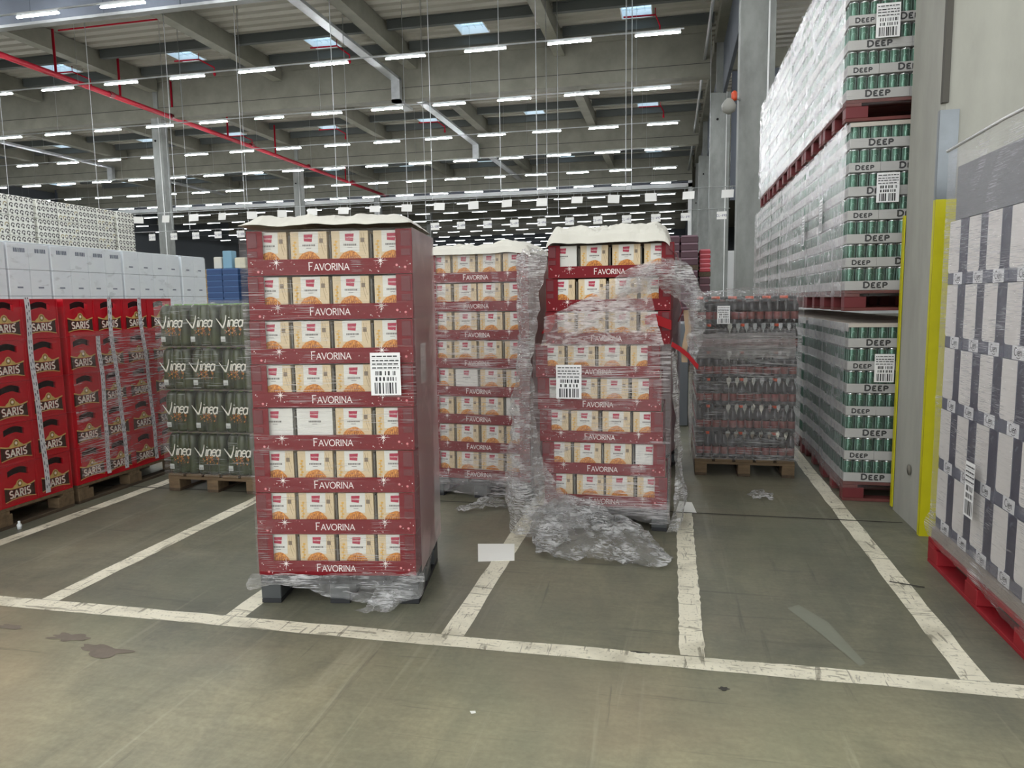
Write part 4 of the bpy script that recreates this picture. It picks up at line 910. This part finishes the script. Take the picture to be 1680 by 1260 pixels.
# ================================================================== GREEN BOTTLE PACKS
gfilm = mat('green_pack', (32, 40, 24), .3, scale=5, rgb2=(62, 72, 32)); gcap = mat('green_cap', (112, 158, 70), .4); gsh = mat('bottle_green', (58, 84, 44), .18)
scr = mat('script_white', (228, 226, 212), .45); grap = mat('grape_orange', (196, 132, 52), .5); grap2 = mat('grape_red', (150, 62, 46), .5); squarew = mat('pack_square', (196, 200, 194), .5)
def mk_green():
    r = empty('bottle_pack'); w, d, h = .262, .29, .33; mb = MB(); cr_ = w / 6
    def outline():
        pts = []
        for i in range(3): pts += [(cr_ + 2 * cr_ * i + cr_ * cos(a), cr_ + cr_ * sin(a)) for a in [pi + .35 + (pi - .7) * k / 7 for k in range(8)]]
        pts += [(w - cr_ + cr_ * cos(a), d - cr_ + cr_ * sin(a)) for a in (-.0, pi / 4, pi / 2)]; pts += [(cr_ + cr_ * cos(a), d - cr_ + cr_ * sin(a)) for a in (pi / 2, 3 * pi / 4, pi)]
        return pts
    O_ = outline(); n = len(O_); cx, cy = w / 2, d / 2
    prof = [(.96, .0), (1, .02), (1, .24), (.985, .275), (.93, .305), (.84, .322)]
    v = []; f = []
    for s_, z in prof: v += [(cx + (x - cx) * s_, cy + (y - cy) * (1 - (1 - s_) * .8), z) for x, y in O_]
    for k in range(len(prof) - 1):
        for i in range(n): j = (i + 1) % n; f.append((k * n + i, k * n + j, (k + 1) * n + j, (k + 1) * n + i))
    f.append(tuple(range(n - 1, -1, -1))); f.append(tuple(range((len(prof) - 1) * n, len(prof) * n)))
    mb.add(v, f, gfilm, True)
    P = lambda u, v: (u, -.003, v)
    ribbon(mb, P, [(-.01, .215), (.02, .175), (.046, .14)], .005, scr, .014); ribbon(mb, P, [(.046, .14), (.07, .2), (.078, .24)], .013, scr, .005)
    for (dx, ch) in ((.085, 'i'), (.112, 'n'), (.152, 'e'), (.19, 'a')): letters(mb, P, ch, dx + .01, .15, .088, .12, scr, slant=.22)
    rnd = random.Random(4)
    for _ in range(46):
        a = rnd.uniform(0, 2 * pi); q = rnd.random() ** .5
        disc(mb, P, .135 + .075 * q * cos(a), .116 + .036 * q * sin(a), rnd.uniform(.003, .0062), rnd.choice((grap, grap, grap2)), 7)
    mb.quad(P(.02, .035), P(.06, .035), P(.06, .075), P(.02, .075), squarew)
    for k in range(4): mb.quad((.026 + k * .008, -.0035, .04), (.03 + k * .008, -.0035, .04), (.03 + k * .008, -.0035, .055), (.026 + k * .008, -.0035, .055), greytx)
    part(mb, 'printed_wrap', r)
    for i in range(3):
        for j in range(2):
            mb = MB(); x, y = cr_ + 2 * cr_ * i, .06 + j * .16
            mb.lathe([(.03, .27), (.014, .3), (.013, .315)], x, y, 0, gsh, 10); mb.lathe([(.016, .312), (.016, .33)], x, y, 0, gcap, 10); part(mb, 'bottle', r)
    return r
PGp = Proto(mk_green)
P_euro.put((-3.985, 5.03, 0), 0, 'wooden pallet under the green bottle packs', 'pallet')
for lv in range(4):
    for i in range(3):
        for j in range(4):
            if j > 0 and not (i == 2 or (lv == 3 and j < 3)): continue
            PGp.put((-3.985 + i * .266 + .002, 5.035 + j * .295, .148 + lv * .343), random.uniform(-.01, .01), 'green six-bottle pack, ' + ORD[3 - lv] + ' level from top, ' + ORD[i] + ' from left' + ('' if j == 0 else ', ' + ORD[j] + ' row back'), 'bottle pack', 'green bottle packs')
    if lv < 3:
        mb = MB(); mb.box(-3.98, -3.19, 5.04, 6.2, .148 + lv * .343 + .333, .148 + lv * .343 + .341, mat('layer_card', (96, 90, 74), .8)); tag(mb.build('layer_sheet'), 'brown card sheet above the ' + ORD[3 - lv] + ' level of green packs counted from the top', 'layer sheet')
shell('stretch_wrap', -.012, .812, -.016, 1.19, .14, 1.535, film('film_green', .04, .5, (.95, .97, .95), thr=.57, stretch=(1, 1, 16), scale=3), 'clear film round the green bottle packs', (-3.985, 5.03), 0, amp=.01, seed=41, flare=.01)

# ================================================================== DARK BOTTLE PACKS
cola = mat('dark_bottle', (26, 16, 16), .12, spec=.6); oc = mat('orange_cap', (236, 84, 30), .4); rl = mat('red_label', (118, 28, 26), .5, scale=20, rgb2=(96, 44, 30)); bc = mat('black_cap', (28, 28, 30), .4)
def mk_cola(capm):
    def fn():
        r = empty('bottle_pack')
        for i in range(4):
            for j in range(2):
                x, y = .034 + i * .066, .034 + j * .066; mb = MB()
                mb.lathe([(.028, 0), (.031, .006), (.031, .03), (.029, .035), (.029, .095), (.031, .1), (.031, .13), (.026, .16), (.016, .185), (.0125, .195), (.0125, .2)], x, y, 0, cola, 12)
                b = part(mb, 'bottle', r)
                mb = MB(); mb.lathe([(.0305, .035), (.0312, .036), (.0312, .094), (.0305, .095)], x, y, 0, rl, 12); part(mb, 'label_sleeve', b)
                mb = MB(); mb.lathe([(.0145, .2), (.0145, .22), (.013, .222)], x, y, 0, capm(i), 10); part(mb, 'cap', b)
        return r
    return Proto(fn)
PCo = mk_cola(lambda i: oc if i == 1 else bc); PCo2 = mk_cola(lambda i: oc if i in (0, 2) else bc)
P_euro.put((.205, 6.21, 0), 0, 'wooden pallet under the dark bottle packs', 'pallet')
for lv in range(6):
    z = .152 + lv * .2255
    for i in range(3):
        for j in range(9):
            if lv < 5 and j > 0 and i > 0: continue
            if lv == 5 and j > 5: continue
            (PCo2 if lv == 5 else PCo).put((.205 + .004 + i * .2665, 6.215 + j * .134, z), 0, 'dark bottle pack with red labels, ' + ORD[5 - lv] + ' level from top, ' + ORD[i] + ' from left' + ('' if j == 0 else ', ' + ORD[j] + ' row back'), 'bottle pack', 'dark bottle packs')
shell('stretch_wrap', -.02, .82, -.02, 1.22, .15, 1.24, film('film_cola', .13, .55, (.95, .94, .94), thr=.54, stretch=(1, 1, 12), scale=3.4, tilt=.2), 'creased grey film round the lower dark bottle packs', (.205, 6.21), 0, amp=.012, seed=51, flare=.012)
shell('stretch_wrap', -.035, .83, -.035, 1.23, 1.23, 1.50, film('film_cola_top', .05, .3, thr=.58, stretch=(2, 2, 6), scale=4), 'clear film round the topmost dark bottle packs', (.205, 6.21), 0, amp=.012, seed=53)
drape([[(.17, 6.16, 1.45), (.4, 6.15, 1.46), (.7, 6.15, 1.46), (1.03, 6.16, 1.45)], [(.18, 6.3, 1.51), (.4, 6.3, 1.53), (.7, 6.3, 1.55), (1.02, 6.3, 1.52)], [(.18, 6.6, 1.53), (.4, 6.6, 1.55), (.7, 6.6, 1.57), (1.02, 6.6, 1.52)], [(.18, 7.2, 1.5), (.4, 7.2, 1.52), (.7, 7.2, 1.52), (1.02, 7.2, 1.5)]],
      'crumpled film hood over the orange caps of the dark bottle packs', film('film_hood', .06, .55, thr=.53, stretch=(2, 2, 2), scale=5, bump=.9), 50, 40, amp=.016, seed=55, name='film_hood')
drape([[(.21, 6.185, 1.2), (.5, 6.175, 1.2), (.98, 6.185, 1.2)], [(.21, 6.18, 1.1), (.5, 6.15, 1.12), (.98, 6.18, 1.1)], [(.22, 6.18, 1.0), (.5, 6.17, .99), (.97, 6.18, 1.0)]], 'shiny bunched band of film around the second level of dark bottle packs', film('film_band', .34, .4, (.9, .86, .84), thr=.5, stretch=(.7, 1, 12), scale=4, bump=1), 60, 24, amp=.01, seed=57)
sticker((.205, 6.21), 0, .16, 1.28, .1, .145, 'white shipping label on the topmost dark bottle packs', -.05, 9)

# ================================================================== CAN STACKS (right)
trw = mat('can_tray_white', (184, 183, 180), .55, var=.03, scale=4); cang = mat('can_green', (66, 104, 86), .3, .55, var=.2, scale=10); cans = mat('can_silver', (196, 202, 200), .22, .9); txk = mat('deep_black', (44, 44, 46), .6)
emb_glint = mat('can_emblem_glint', (142, 178, 164), .35, .3); greyq = mat('tray_grey_square', (168, 166, 164), .6); capc = mat('card_lid', (196, 188, 176), .7)
CH = .163; TL, TW = .398, .199; TH = .064
def can(mb, x, y, front=True, side=False, n=12):
    mb.lathe([(.026, .004), (.0325, .012), (.0325, .146), (.031, .15)], x, y, 0, cang, n); mb.lathe([(.0325, .146), (.03, .153), (.03, .161), (.024, .161)], x, y, 0, cans, n)
    if front:
        Pc = lambda u, v: (x + u, y - math.sqrt(max(0, .0329 ** 2 - u * u)), v)
        ribbon(mb, Pc, arc(0, .085, .015, .03, 200, -20, 8), .0018, emb_glint)
        ribbon(mb, Pc, [(.0245, .02), (.0245, .148)], .0045, cans); ribbon(mb, Pc, [(-.027, .02), (-.027, .148)], .003, emb_glint)  # upright silver and pale strips paint the highlights on the can
        ribbon(mb, Pc, [(-.012, .03), (-.012, .148)], .002, emb_glint)
def tray_body(mb, w, d, txt):
    t = .003; mb.box(0, w, 0, d, 0, t, trw); mb.box(0, w, 0, t, t, TH, trw); mb.box(0, w, d - t, d, t, TH, trw); mb.box(0, t, t, d - t, t, TH, trw); mb.box(w - t, w, t, d - t, t, TH, trw)
    h = .038 if w > .3 else .029
    letters(mb, lambda u, v: (u, -.0008, v), 'DEEP', w * .5, .016, h, .3, txk, serif=.18, gap=.12, caps=.84, xs=1.5)
    mb.quad((w * .42, -.0008, .011), (w * .6, -.0008, .011), (w * .6, -.0008, .013), (w * .42, -.0008, .013), txk)
    for k in range(int(d / .13)):
        y = .03 + k * .13; mb.quad((-.0008, y, .018), (-.0008, y + .05, .018), (-.0008, y + .05, .05), (-.0008, y, .05), greyq)
def mk_cantray(w, d, detail):
    def fn():
        nx, ny = round(w / .0663), round(d / .0663)
        if detail:
            r = empty('can_tray'); mb = MB(); tray_body(mb, w, d, True); part(mb, 'cardboard_tray', r)
            for i in range(nx):
                mb = MB(); can(mb, .0332 + i * .0663, .036); part(mb, 'can', r)
            for j in range(1, ny): mb = MB(); can(mb, .036, .036 + j * .0655); part(mb, 'can', r)
            mb = MB(); mb.box(.07, w - .004, .07, d - .004, .004, .15, cang); part(mb, 'can_block', r); tag(KIDS[r.name][-1], kind='stuff')
            return r
        mb = MB(); tray_body(mb, w, d, True)
        for i in range(nx): can(mb, .0332 + i * .0663, .036, False, n=8)
        for j in range(1, ny): can(mb, .036, .036 + j * .0655, False, n=8)
        mb.box(.07, w - .004, .07, d - .004, .004, .15, cang); return mb.build('can_tray')
    return Proto(fn)
TA, TB = mk_cantray(TL, TW, True), mk_cantray(TW, TL, True); TAf, TBf = mk_cantray(TL, TW, False), mk_cantray(TW, TL, False)
units = {0: 'floor-level can stack', 1: 'middle can stack', 2: 'upper can stack'}
zb = [0, 1.385, 2.69]; x0s = [1.24, 1.205, 1.17]
ntray = 0
farload = {}
for u in range(3):
    for p in range(7 if u < 2 else 6):
        Y0 = 5.58 + p * .83; X0 = x0s[u] + random.uniform(-.01, .01)
        who = units[u] + (' in front' if p == 0 else ' ' + ORD[p] + ' behind')
        P_red.put((X0, Y0, zb[u]), 0, 'red pallet of ' + who, 'pallet', 'red pallets under the cans')
        for lv in range(7):
            z = zb[u] + .147 + lv * CH
            def put(pr_, x, y, w_):
                global ntray
                pr_.put((X0 + x, Y0 + y, z), random.uniform(-.006, .006), 'white can tray, ' + ORD[lv] + ' level up, ' + w_ + ', ' + who, 'can tray', 'white trays of green cans'); ntray += 1
            if p == 0:
                if lv % 2 == 0:
                    put(TA, .002, .0, 'front corner'); put(TA, .402, 0, 'front middle')
                    if u < 3:
                        for j in (1, 2, 3): put(TAf, .002, j * .2, 'side ' + ORD[j])
                else:
                    put(TB, .002, .0, 'front corner'); put(TA, .203, 0, 'front middle'); put(TBf, .002, .4, 'left side rear')
            elif p in (1, 2):
                if lv % 2 == 0:
                    for j in (0, 1, 2, 3): put(TAf, .002, j * .2, 'side ' + ORD[j])
                else:
                    for j in (0, 1): put(TBf, .002, j * .4, 'side half ' + ORD[j])
            else:
                mb = farload.setdefault(0, MB())
                for j in range(4 if lv % 2 == 0 else 2):
                    d = .2 if lv % 2 == 0 else .4
                    mb.box(X0 + .002, X0 + .4, Y0 + j * d + .002, Y0 + j * d + d - .002, z, z + TH, trw); mb.box(X0 + .006, X0 + .39, Y0 + j * d + .006, Y0 + j * d + d - .006, z + TH, z + .155, cang)
        top = zb[u] + .147 + 7 * CH
        mb = MB(); mb.box(X0 + .0, X0 + .8, Y0, Y0 + .8, top + .002, top + .008, capc); mb.box(X0 - .003, X0, Y0, Y0 + .8, top - .05, top + .008, trw)
        if u == 0 or p == 0: mb.box(X0, X0 + .8, Y0 - .003, Y0, top - .02, top + .008, capc)
        tag(mb.build('cardboard_lid'), 'pale cardboard lid on ' + who, 'lid', 'cardboard lids on cans')
        # film round every pallet load
        mb = MB(); zt = top + .01; x = X0 - .018; yf = Y0 - .014; ys2 = Y0 + .812; sd = u * 7 + p
        def nn(a, b): return .012 * noise.noise(Vector((a * 7, b * 7, sd))) + .006 * noise.noise(Vector((a * 20, b * 20, sd)))
        zl = zb[u] + .1
        mside = f_white if u else film('film_side_low', .26, .2, (.9, .92, .95), thr=.5, stretch=(2, 2, 4), scale=3, bump=.6, rough=.25)
        mb.grid(lambda a, b: (x - abs(nn(Y0 + a, b * 1.2)) - .004, yf + (ys2 - yf) * a, zl + (zt - zl) * b), 14, 24, mside)
        if p == 0: mb.grid(lambda a, b: (x + a * .82, yf - abs(nn(a, b * 1.2)), zl + (zt - zl) * b), 20, 24, film('film_can_front', .02, .22, thr=.6, stretch=(1, 1, 14), scale=3))
        tag(mb.build('stretch_wrap'), 'stretch film round ' + who, 'stretch film', 'film round can pallets')
tag(farload[0].build('distant_can_tray'), 'receding rows of white can trays far along the right stacks', 'can trays', kind='stuff')
def st2(x, y, z, w, h, label, seed, side=False):
    P = (lambda u_, v, k=0: (-k, -u_, v)) if side else (lambda u_, v, k=0: (u_, -k, v))
    tag(barcode_label('s', w, h, P, seed=seed).build('shipping_label', None, (x, y, z)), label, 'label')
st2(1.41, 5.545, .88, .13, .2, 'white label on the floor-level can pallet beside the column', 21)
st2(1.375, 5.545, 2.13, .145, .2, 'white label on the middle can pallet', 22)
st2(1.33, 5.545, 3.22, .15, .22, 'white label on the upper can pallet', 23)
for q, (y, z) in enumerate(((6.4, 2.0), (7.2, 1.95))): st2(1.165, y, z, .12, .26, 'white label on the side film of the middle can pallets, ' + ORD[q] + ' from the front', 24 + q, True)

# ================================================================== CARTONS WITH DARK BARS (near right)
cw = mat('carton_pale', (212, 208, 204), .5, var=.03, scale=3); navy = mat('carton_navy', (34, 33, 58), .45); gnav = mat('carton_greyblue', (80, 82, 98), .5); tabw = mat('carton_tab', (216, 216, 218), .5)
BW_, BH_, BD_ = .2395, .335, .38
def mk_carton():
    mb = MB(); w, h = BW_ - .002, BH_ - .002; mb.bbox(0, BD_, 0, w, 0, h, gnav, .003)
    # face at x=0 seen from -x ; u runs from far (+y) to near, so mirror y
    P = lambda k: (lambda u, v: (-k, w - u, v))
    def rrect(k, a, b, c, d, rt, rb, m):
        pts = []
        for (cx, cy, r_, a0) in ((b - rt, d - rt, rt, 0), (a + rt, d - rt, rt, 90), (a + rb, c + rb, rb, 180), (b - rb, c + rb, rb, 270)):
            pts += [(cx + r_ * cos(radians(a0 + t_ * 22.5)), cy + r_ * sin(radians(a0 + t_ * 22.5))) for t_ in range(5)] if r_ > .001 else [(cx, cy)]
        mb.poly([P(k)(*q) for q in pts], m)
    rrect(.0008, .0, .148, .06, h, .001, .02, cw); rrect(.001, .155, w, .05, h + .0, .03, .001, navy)
    mb.poly([P(.0012)(*q) for q in ((.165, h - .05), (.185, h - .03), (.2, h - .03), (.175, h - .06))], gnav)
    rrect(.0014, .085, .2, .0, .062, .004, .004, tabw); letters(mb, P(.002), 'Cien', .142, .018, .034, .13, txk, gap=.06)
    ribbon(mb, P(.002), [(.13, .01), (.15, .006), (.165, .012)], .003, txk)
    return mb.build('bottle_carton')
PK = Proto(mk_carton)
for q, y0 in enumerate((3.155,)):
    P_redy.put((1.425, y0, 0), 0, 'bright red pallet under the pale cartons with dark bars', 'pallet')
    for lv in range(5):
        for k in range(5):
            PK.put((1.455 + random.uniform(-.003, .003), y0 + k * .24 + .001, .205 + lv * BH_), random.uniform(-.006, .006), 'pale carton with dark blue bar, ' + ORD[4 - lv] + ' level from top, ' + ORD[4 - k] + ' from the column', 'carton', 'pale cartons with dark bars')
mb = MB(); mb.box(1.44, 2.2, 3.155, 4.355, .145, .2, mat('card_base', (150, 140, 128), .8)); tag(mb.build('base_sheet'), 'thick card base under the pale cartons', 'base sheet')
mb = MB(); mb.box(1.47, 2.2, 3.17, 4.34, 1.885, 2.16, mat('grey_carton', (112, 112, 116), .6, var=.08, scale=2)); tag(mb.build('top_carton'), 'plain grey carton layer above the pale cartons, behind film', 'carton')
mb = MB()
mb.grid(lambda a, b: (1.432 - .01 * abs(noise.noise(Vector((a * 9, b * 12, 3)))) - .02 * max(0, .12 - b), 3.12 + 1.25 * a, .15 + .0 + 2.1 * b + .02 * noise.noise(Vector((a * 6, 0, 1))) * (1 - b)), 40, 60, f_cien)
mb.grid(lambda a, b: (1.432 + .8 * a, 4.375 + .006 * abs(noise.noise(Vector((a * 9, b * 12, 5)))), .15 + 2.1 * b), 20, 40, f_cien)
tag(mb.build('stretch_wrap'), 'streaked clear film round the pale cartons with dark bars', 'stretch film')
mb = MB(); mb.tube([(1.428, 3.1, 2.255), (1.428, 3.7, 2.262), (1.428, 4.38, 2.25)], .008, mat('film_roll_edge', (214, 214, 214), .4), 6); tag(mb.build('film_edge'), 'rolled pale top edge of the film above the pale cartons', 'film edge')
drape([[(1.425, 3.12, .3), (1.425, 3.6, .27), (1.425, 4.1, .25), (1.42, 4.37, .29)], [(1.41, 3.12, .2), (1.41, 3.6, .16), (1.41, 4.1, .16), (1.40, 4.38, .22)], [(1.418, 3.12, .07), (1.418, 3.6, .12), (1.418, 4.1, .13), (1.41, 4.38, .17)]], 'loose lower edge of film over the red pallet of the pale cartons', f_mid, 60, 20, amp=.012, seed=61)
st2(1.412, 3.86, .42, .11, .27, 'narrow white shipping label on the lower film of the pale cartons', 31, True)

# ================================================================== REAR LEFT: wrapped white cartons and paper-roll packs
wc = mat('white_carton', (242, 249, 255), .5, var=.04, scale=2); wcb = mat('carton_code', (120, 130, 146), .6)
def mk_white(w, coded):
    def fn():
        mb = MB(); d, h = .39, .262; mb.bbox(0, d, 0, w - .003, 0, h, wc, .003); P = lambda u, v: (d + .001, u, v)
        if coded:
            x = w * .3; rnd = random.Random(2)
            while x < w * .78: q = rnd.uniform(.006, .02); mb.quad(P(x, h * .66), P(x + q, h * .66), P(x + q, h * .82), P(x, h * .82), wcb); x += q + .005
        else:
            mb.quad(P(w * .35, h * .3), P(w * .62, h * .3), P(w * .62, h * .36), P(w * .35, h * .36), wcb)
        return mb.build('white_carton')
    return Proto(fn)
WP = {}
blocks = [(4.9, 5.98, 4, 1), (6.0, 6.5, 2, 1), (6.52, 7.53, 4, 1), (7.56, 8.58, 4, 0), (8.62, 9.13, 2, 0)]
names = ['nearest white block', 'second white block', 'third white block', 'fourth white block', 'last white block']
for bi, (y0, y1, n, c) in enumerate(blocks):
    w = (y1 - y0) / n
    P_low = MB(); P_low.box(-7.2, -6.42, y0, y1 - .01, .14, 1.35, wc); tag(P_low.build('wrapped_carton_base', None), 'lower wrapped cartons of the ' + names[bi] + ' behind the red crates', 'cartons', kind='stuff')
    mb = MB(); mb.box(-7.2, -6.4, y0, y1 - .02, 0, .14, wood); tag(mb.build('pallet'), 'pallet below the ' + names[bi], 'pallet')
    for lv in range(3):
        for k in range(n):
            cc = c and lv != 1; key = (round(w, 3), cc)
            if key not in WP: WP[key] = mk_white(w, cc)
            WP[key].put((-6.79, y0 + k * w, 1.35 + lv * .2655), 0, ('white coded carton, ' if cc else 'white carton, ') + ORD[2 - lv] + ' level from top, ' + ORD[k] + ' along the ' + names[bi], 'carton', 'white cartons behind the crates')
    xshell(y0 - .005, y1 + .002, .2, 2.15, film('film_whiteblock', .05, .16, (.9, .95, 1), thr=.56, stretch=(1, 2, 4), scale=3, tilt=.5), 'clear film on the ' + names[bi] + ' of cartons', 70 + bi, x=-6.395)
    mb = MB(); mb.box(-7.2, -6.41, y0, y1 - .01, 2.148, 2.156, wc); tag(mb.build('cover_sheet'), 'flat white cover on top of the ' + names[bi], 'cover sheet')
rollw = mat('roll_pack_white', (238, 238, 230), .5, var=.05, scale=9); rollk = mat('roll_core', (96, 94, 92), .7); rollg = mat('roll_gold', (176, 164, 130), .6)
def mk_roll(w, tint):
    def fn():
        mb = MB(); d, h = .36, .246; mb.bbox(0, d, 0, w - .012, 0, h, rollw, .01); nu = 5; rnd = random.Random(tint)
        P = lambda u, v: (d + .001, u, v); Pf = lambda u, v: (u, -.001, v)
        for i in range(nu):
            for j in range(3):
                cu, cv = (w - .012) * (i + .5) / nu, h * (j + .5) / 3
                ribbon(mb, P, arc(cu, cv, .024, .03, 20, 200, 6), .014, rollg if tint and rnd.random() < .4 else rollk); disc(mb, P, cu + .006, cv - .012, .016, rollk, 6)
                cu = d * (i + .5) / nu; ribbon(mb, Pf, arc(cu, cv, .022, .027, 20, 200, 6), .009, rollk)
        return mb.build('paper_roll_pack')
    return Proto(fn)
RP = {}
for bi, (y0, n, w, nm) in enumerate(((6.83, 3, .38, 'nearest roll stack'), (8.0, 4, .34, 'middle roll stack'), (9.4, 1, .36, 'last roll stack'))):
    mb = MB(); mb.box(-8.8, -8.0, y0, y0 + n * w, 0, 1.64, rollw); tag(mb.build('roll_pack_base'), 'lower part of the ' + nm + ' behind the white cartons', 'roll packs', kind='stuff')
    for lv in range(5):
        for k in range(n):
            key = (w, k % 2)
            if key not in RP: RP[key] = mk_roll(w, k % 2)
            RP[key].put((-8.36, y0 + k * w, 1.65 + lv * .248), random.uniform(-.01, .01), 'shrink-wrapped paper roll pack, ' + ORD[4 - lv] + ' level from top, ' + ORD[k] + ' along the ' + nm, 'paper roll pack', 'paper roll packs')

# ================================================================== FAR STACKS
def farstack(x0, x1, Y, z0, z1, step, col, col2, name, label, cat, d=1.2, seg=None):
    nz_ = max(1, round((z1 - z0) / step)); rnd = random.Random(int(x0 * 10 + 500)); nx = max(1, round((x1 - x0) / (seg or .4)))
    r = empty(name, (x0, Y, 0)); h = (z1 - z0) / nz_; w = (x1 - x0) / nx
    a = mat('far_%d_%d_%d' % col, col, .5); b = mat('far_%d_%d_%d' % col2, col2, .5)
    for k in range(nx):
        mb = MB()
        for i in range(nz_): mb.bbox(k * w + .004, (k + 1) * w - .004, 0, d, z0 + i * h, z0 + (i + 1) * h - .03, a, .01); mb.box(k * w + .02, (k + 1) * w - .02, .01, d - .01, z0 + (i + 1) * h - .03, z0 + (i + 1) * h, b)
        part(mb, 'column_of_packs', r)
    mb = MB(); mb.box(0, x1 - x0, 0, d, 0 if z0 < .5 else z0 - .09, .13 if z0 < .5 else z0, wood_d); part(mb, 'pallet', r); tag(r, label, cat, kind='thing')
    return r
farstack(-.55, .51, 15.0, .15, 2.03, .14, (62, 28, 40), (124, 100, 110), 'beverage_stack', 'dark purple drink stack behind the torn display, lower pallet', 'drink stack', 1.1)
farstack(-.55, .51, 15.0, 2.13, 2.72, .14, (62, 28, 40), (124, 100, 110), 'beverage_stack', 'dark purple drink stack behind the torn display, upper pallet', 'drink stack', 1.1)
farstack(.53, .76, 15.2, .15, 1.9, .14, (66, 28, 38), (120, 84, 92), 'beverage_stack', 'narrow dark drink stack just left of the concrete column', 'drink stack', .9)
farstack(.53, .76, 15.2, 2.0, 2.45, .1, (150, 32, 44), (200, 110, 120), 'beverage_stack', 'bright red drink packs on the narrow stack left of the column', 'drink stack', .9)
farstack(-15.4, -14.2, 22, .15, 2.7, .2, (34, 66, 112), (70, 104, 150), 'crate_stack', 'blue bottle crate stack left of the front display', 'crate stack', 1.2, .6)
farstack(-14.1, -12.8, 22.6, .15, 2.7, .25, (66, 62, 66), (110, 104, 106), 'crate_stack', 'dark crate stack half hidden left of the front display', 'crate stack')
for q, (x, w, z, c) in enumerate(((-15.3, .3, .5, (200, 198, 186)), (-14.95, .35, .75, (120, 160, 180)), (-14.5, .4, .45, (206, 202, 176)), (-14.0, .4, .78, (110, 150, 176)))):
    mb = MB(); mb.bbox(x, x + w, 22.3, 22.6, 2.71, 2.71 + z * .8, mat('far_bin_%d' % q, c, .5), .02); tag(mb.build('storage_bin'), ['small cream', 'taller blue', 'wide cream', 'blue'][q] + ' bin on top of the blue crate stack, ' + ORD[q] + ' from left', 'bin')
rnd = random.Random(9); cols = [((130, 40, 48), (190, 180, 176)), ((70, 74, 70), (150, 150, 150)), ((178, 176, 170), (120, 120, 120)), ((60, 84, 60), (140, 150, 130)), ((150, 120, 60), (180, 160, 120)), ((60, 60, 66), (150, 80, 90))]
x = -46
cnt = 0
while x < .5:
    w = rnd.choice((1.2, .8, 1.2)); c = rnd.choice(cols)
    farstack(x, x + w, 44 + rnd.uniform(-2, 3), .15, rnd.uniform(3.0, 4.0), .3, c[0], c[1], 'goods_stack', ORD[cnt] + ' distant goods stack from the left along the far aisle', 'goods stack'); x += w + rnd.uniform(.05, 1.2); cnt += 1
# rear of the cola bay: grey wrapped load and a steel bench edge
mb = MB(); mb.bbox(.02, .2, 8.6, 9.4, 0, 1.2, mat('grey_cabinet', (118, 124, 130), .4), .01); tag(mb.build('steel_cabinet'), 'narrow grey steel cabinet glimpsed behind the torn stack', 'cabinet')
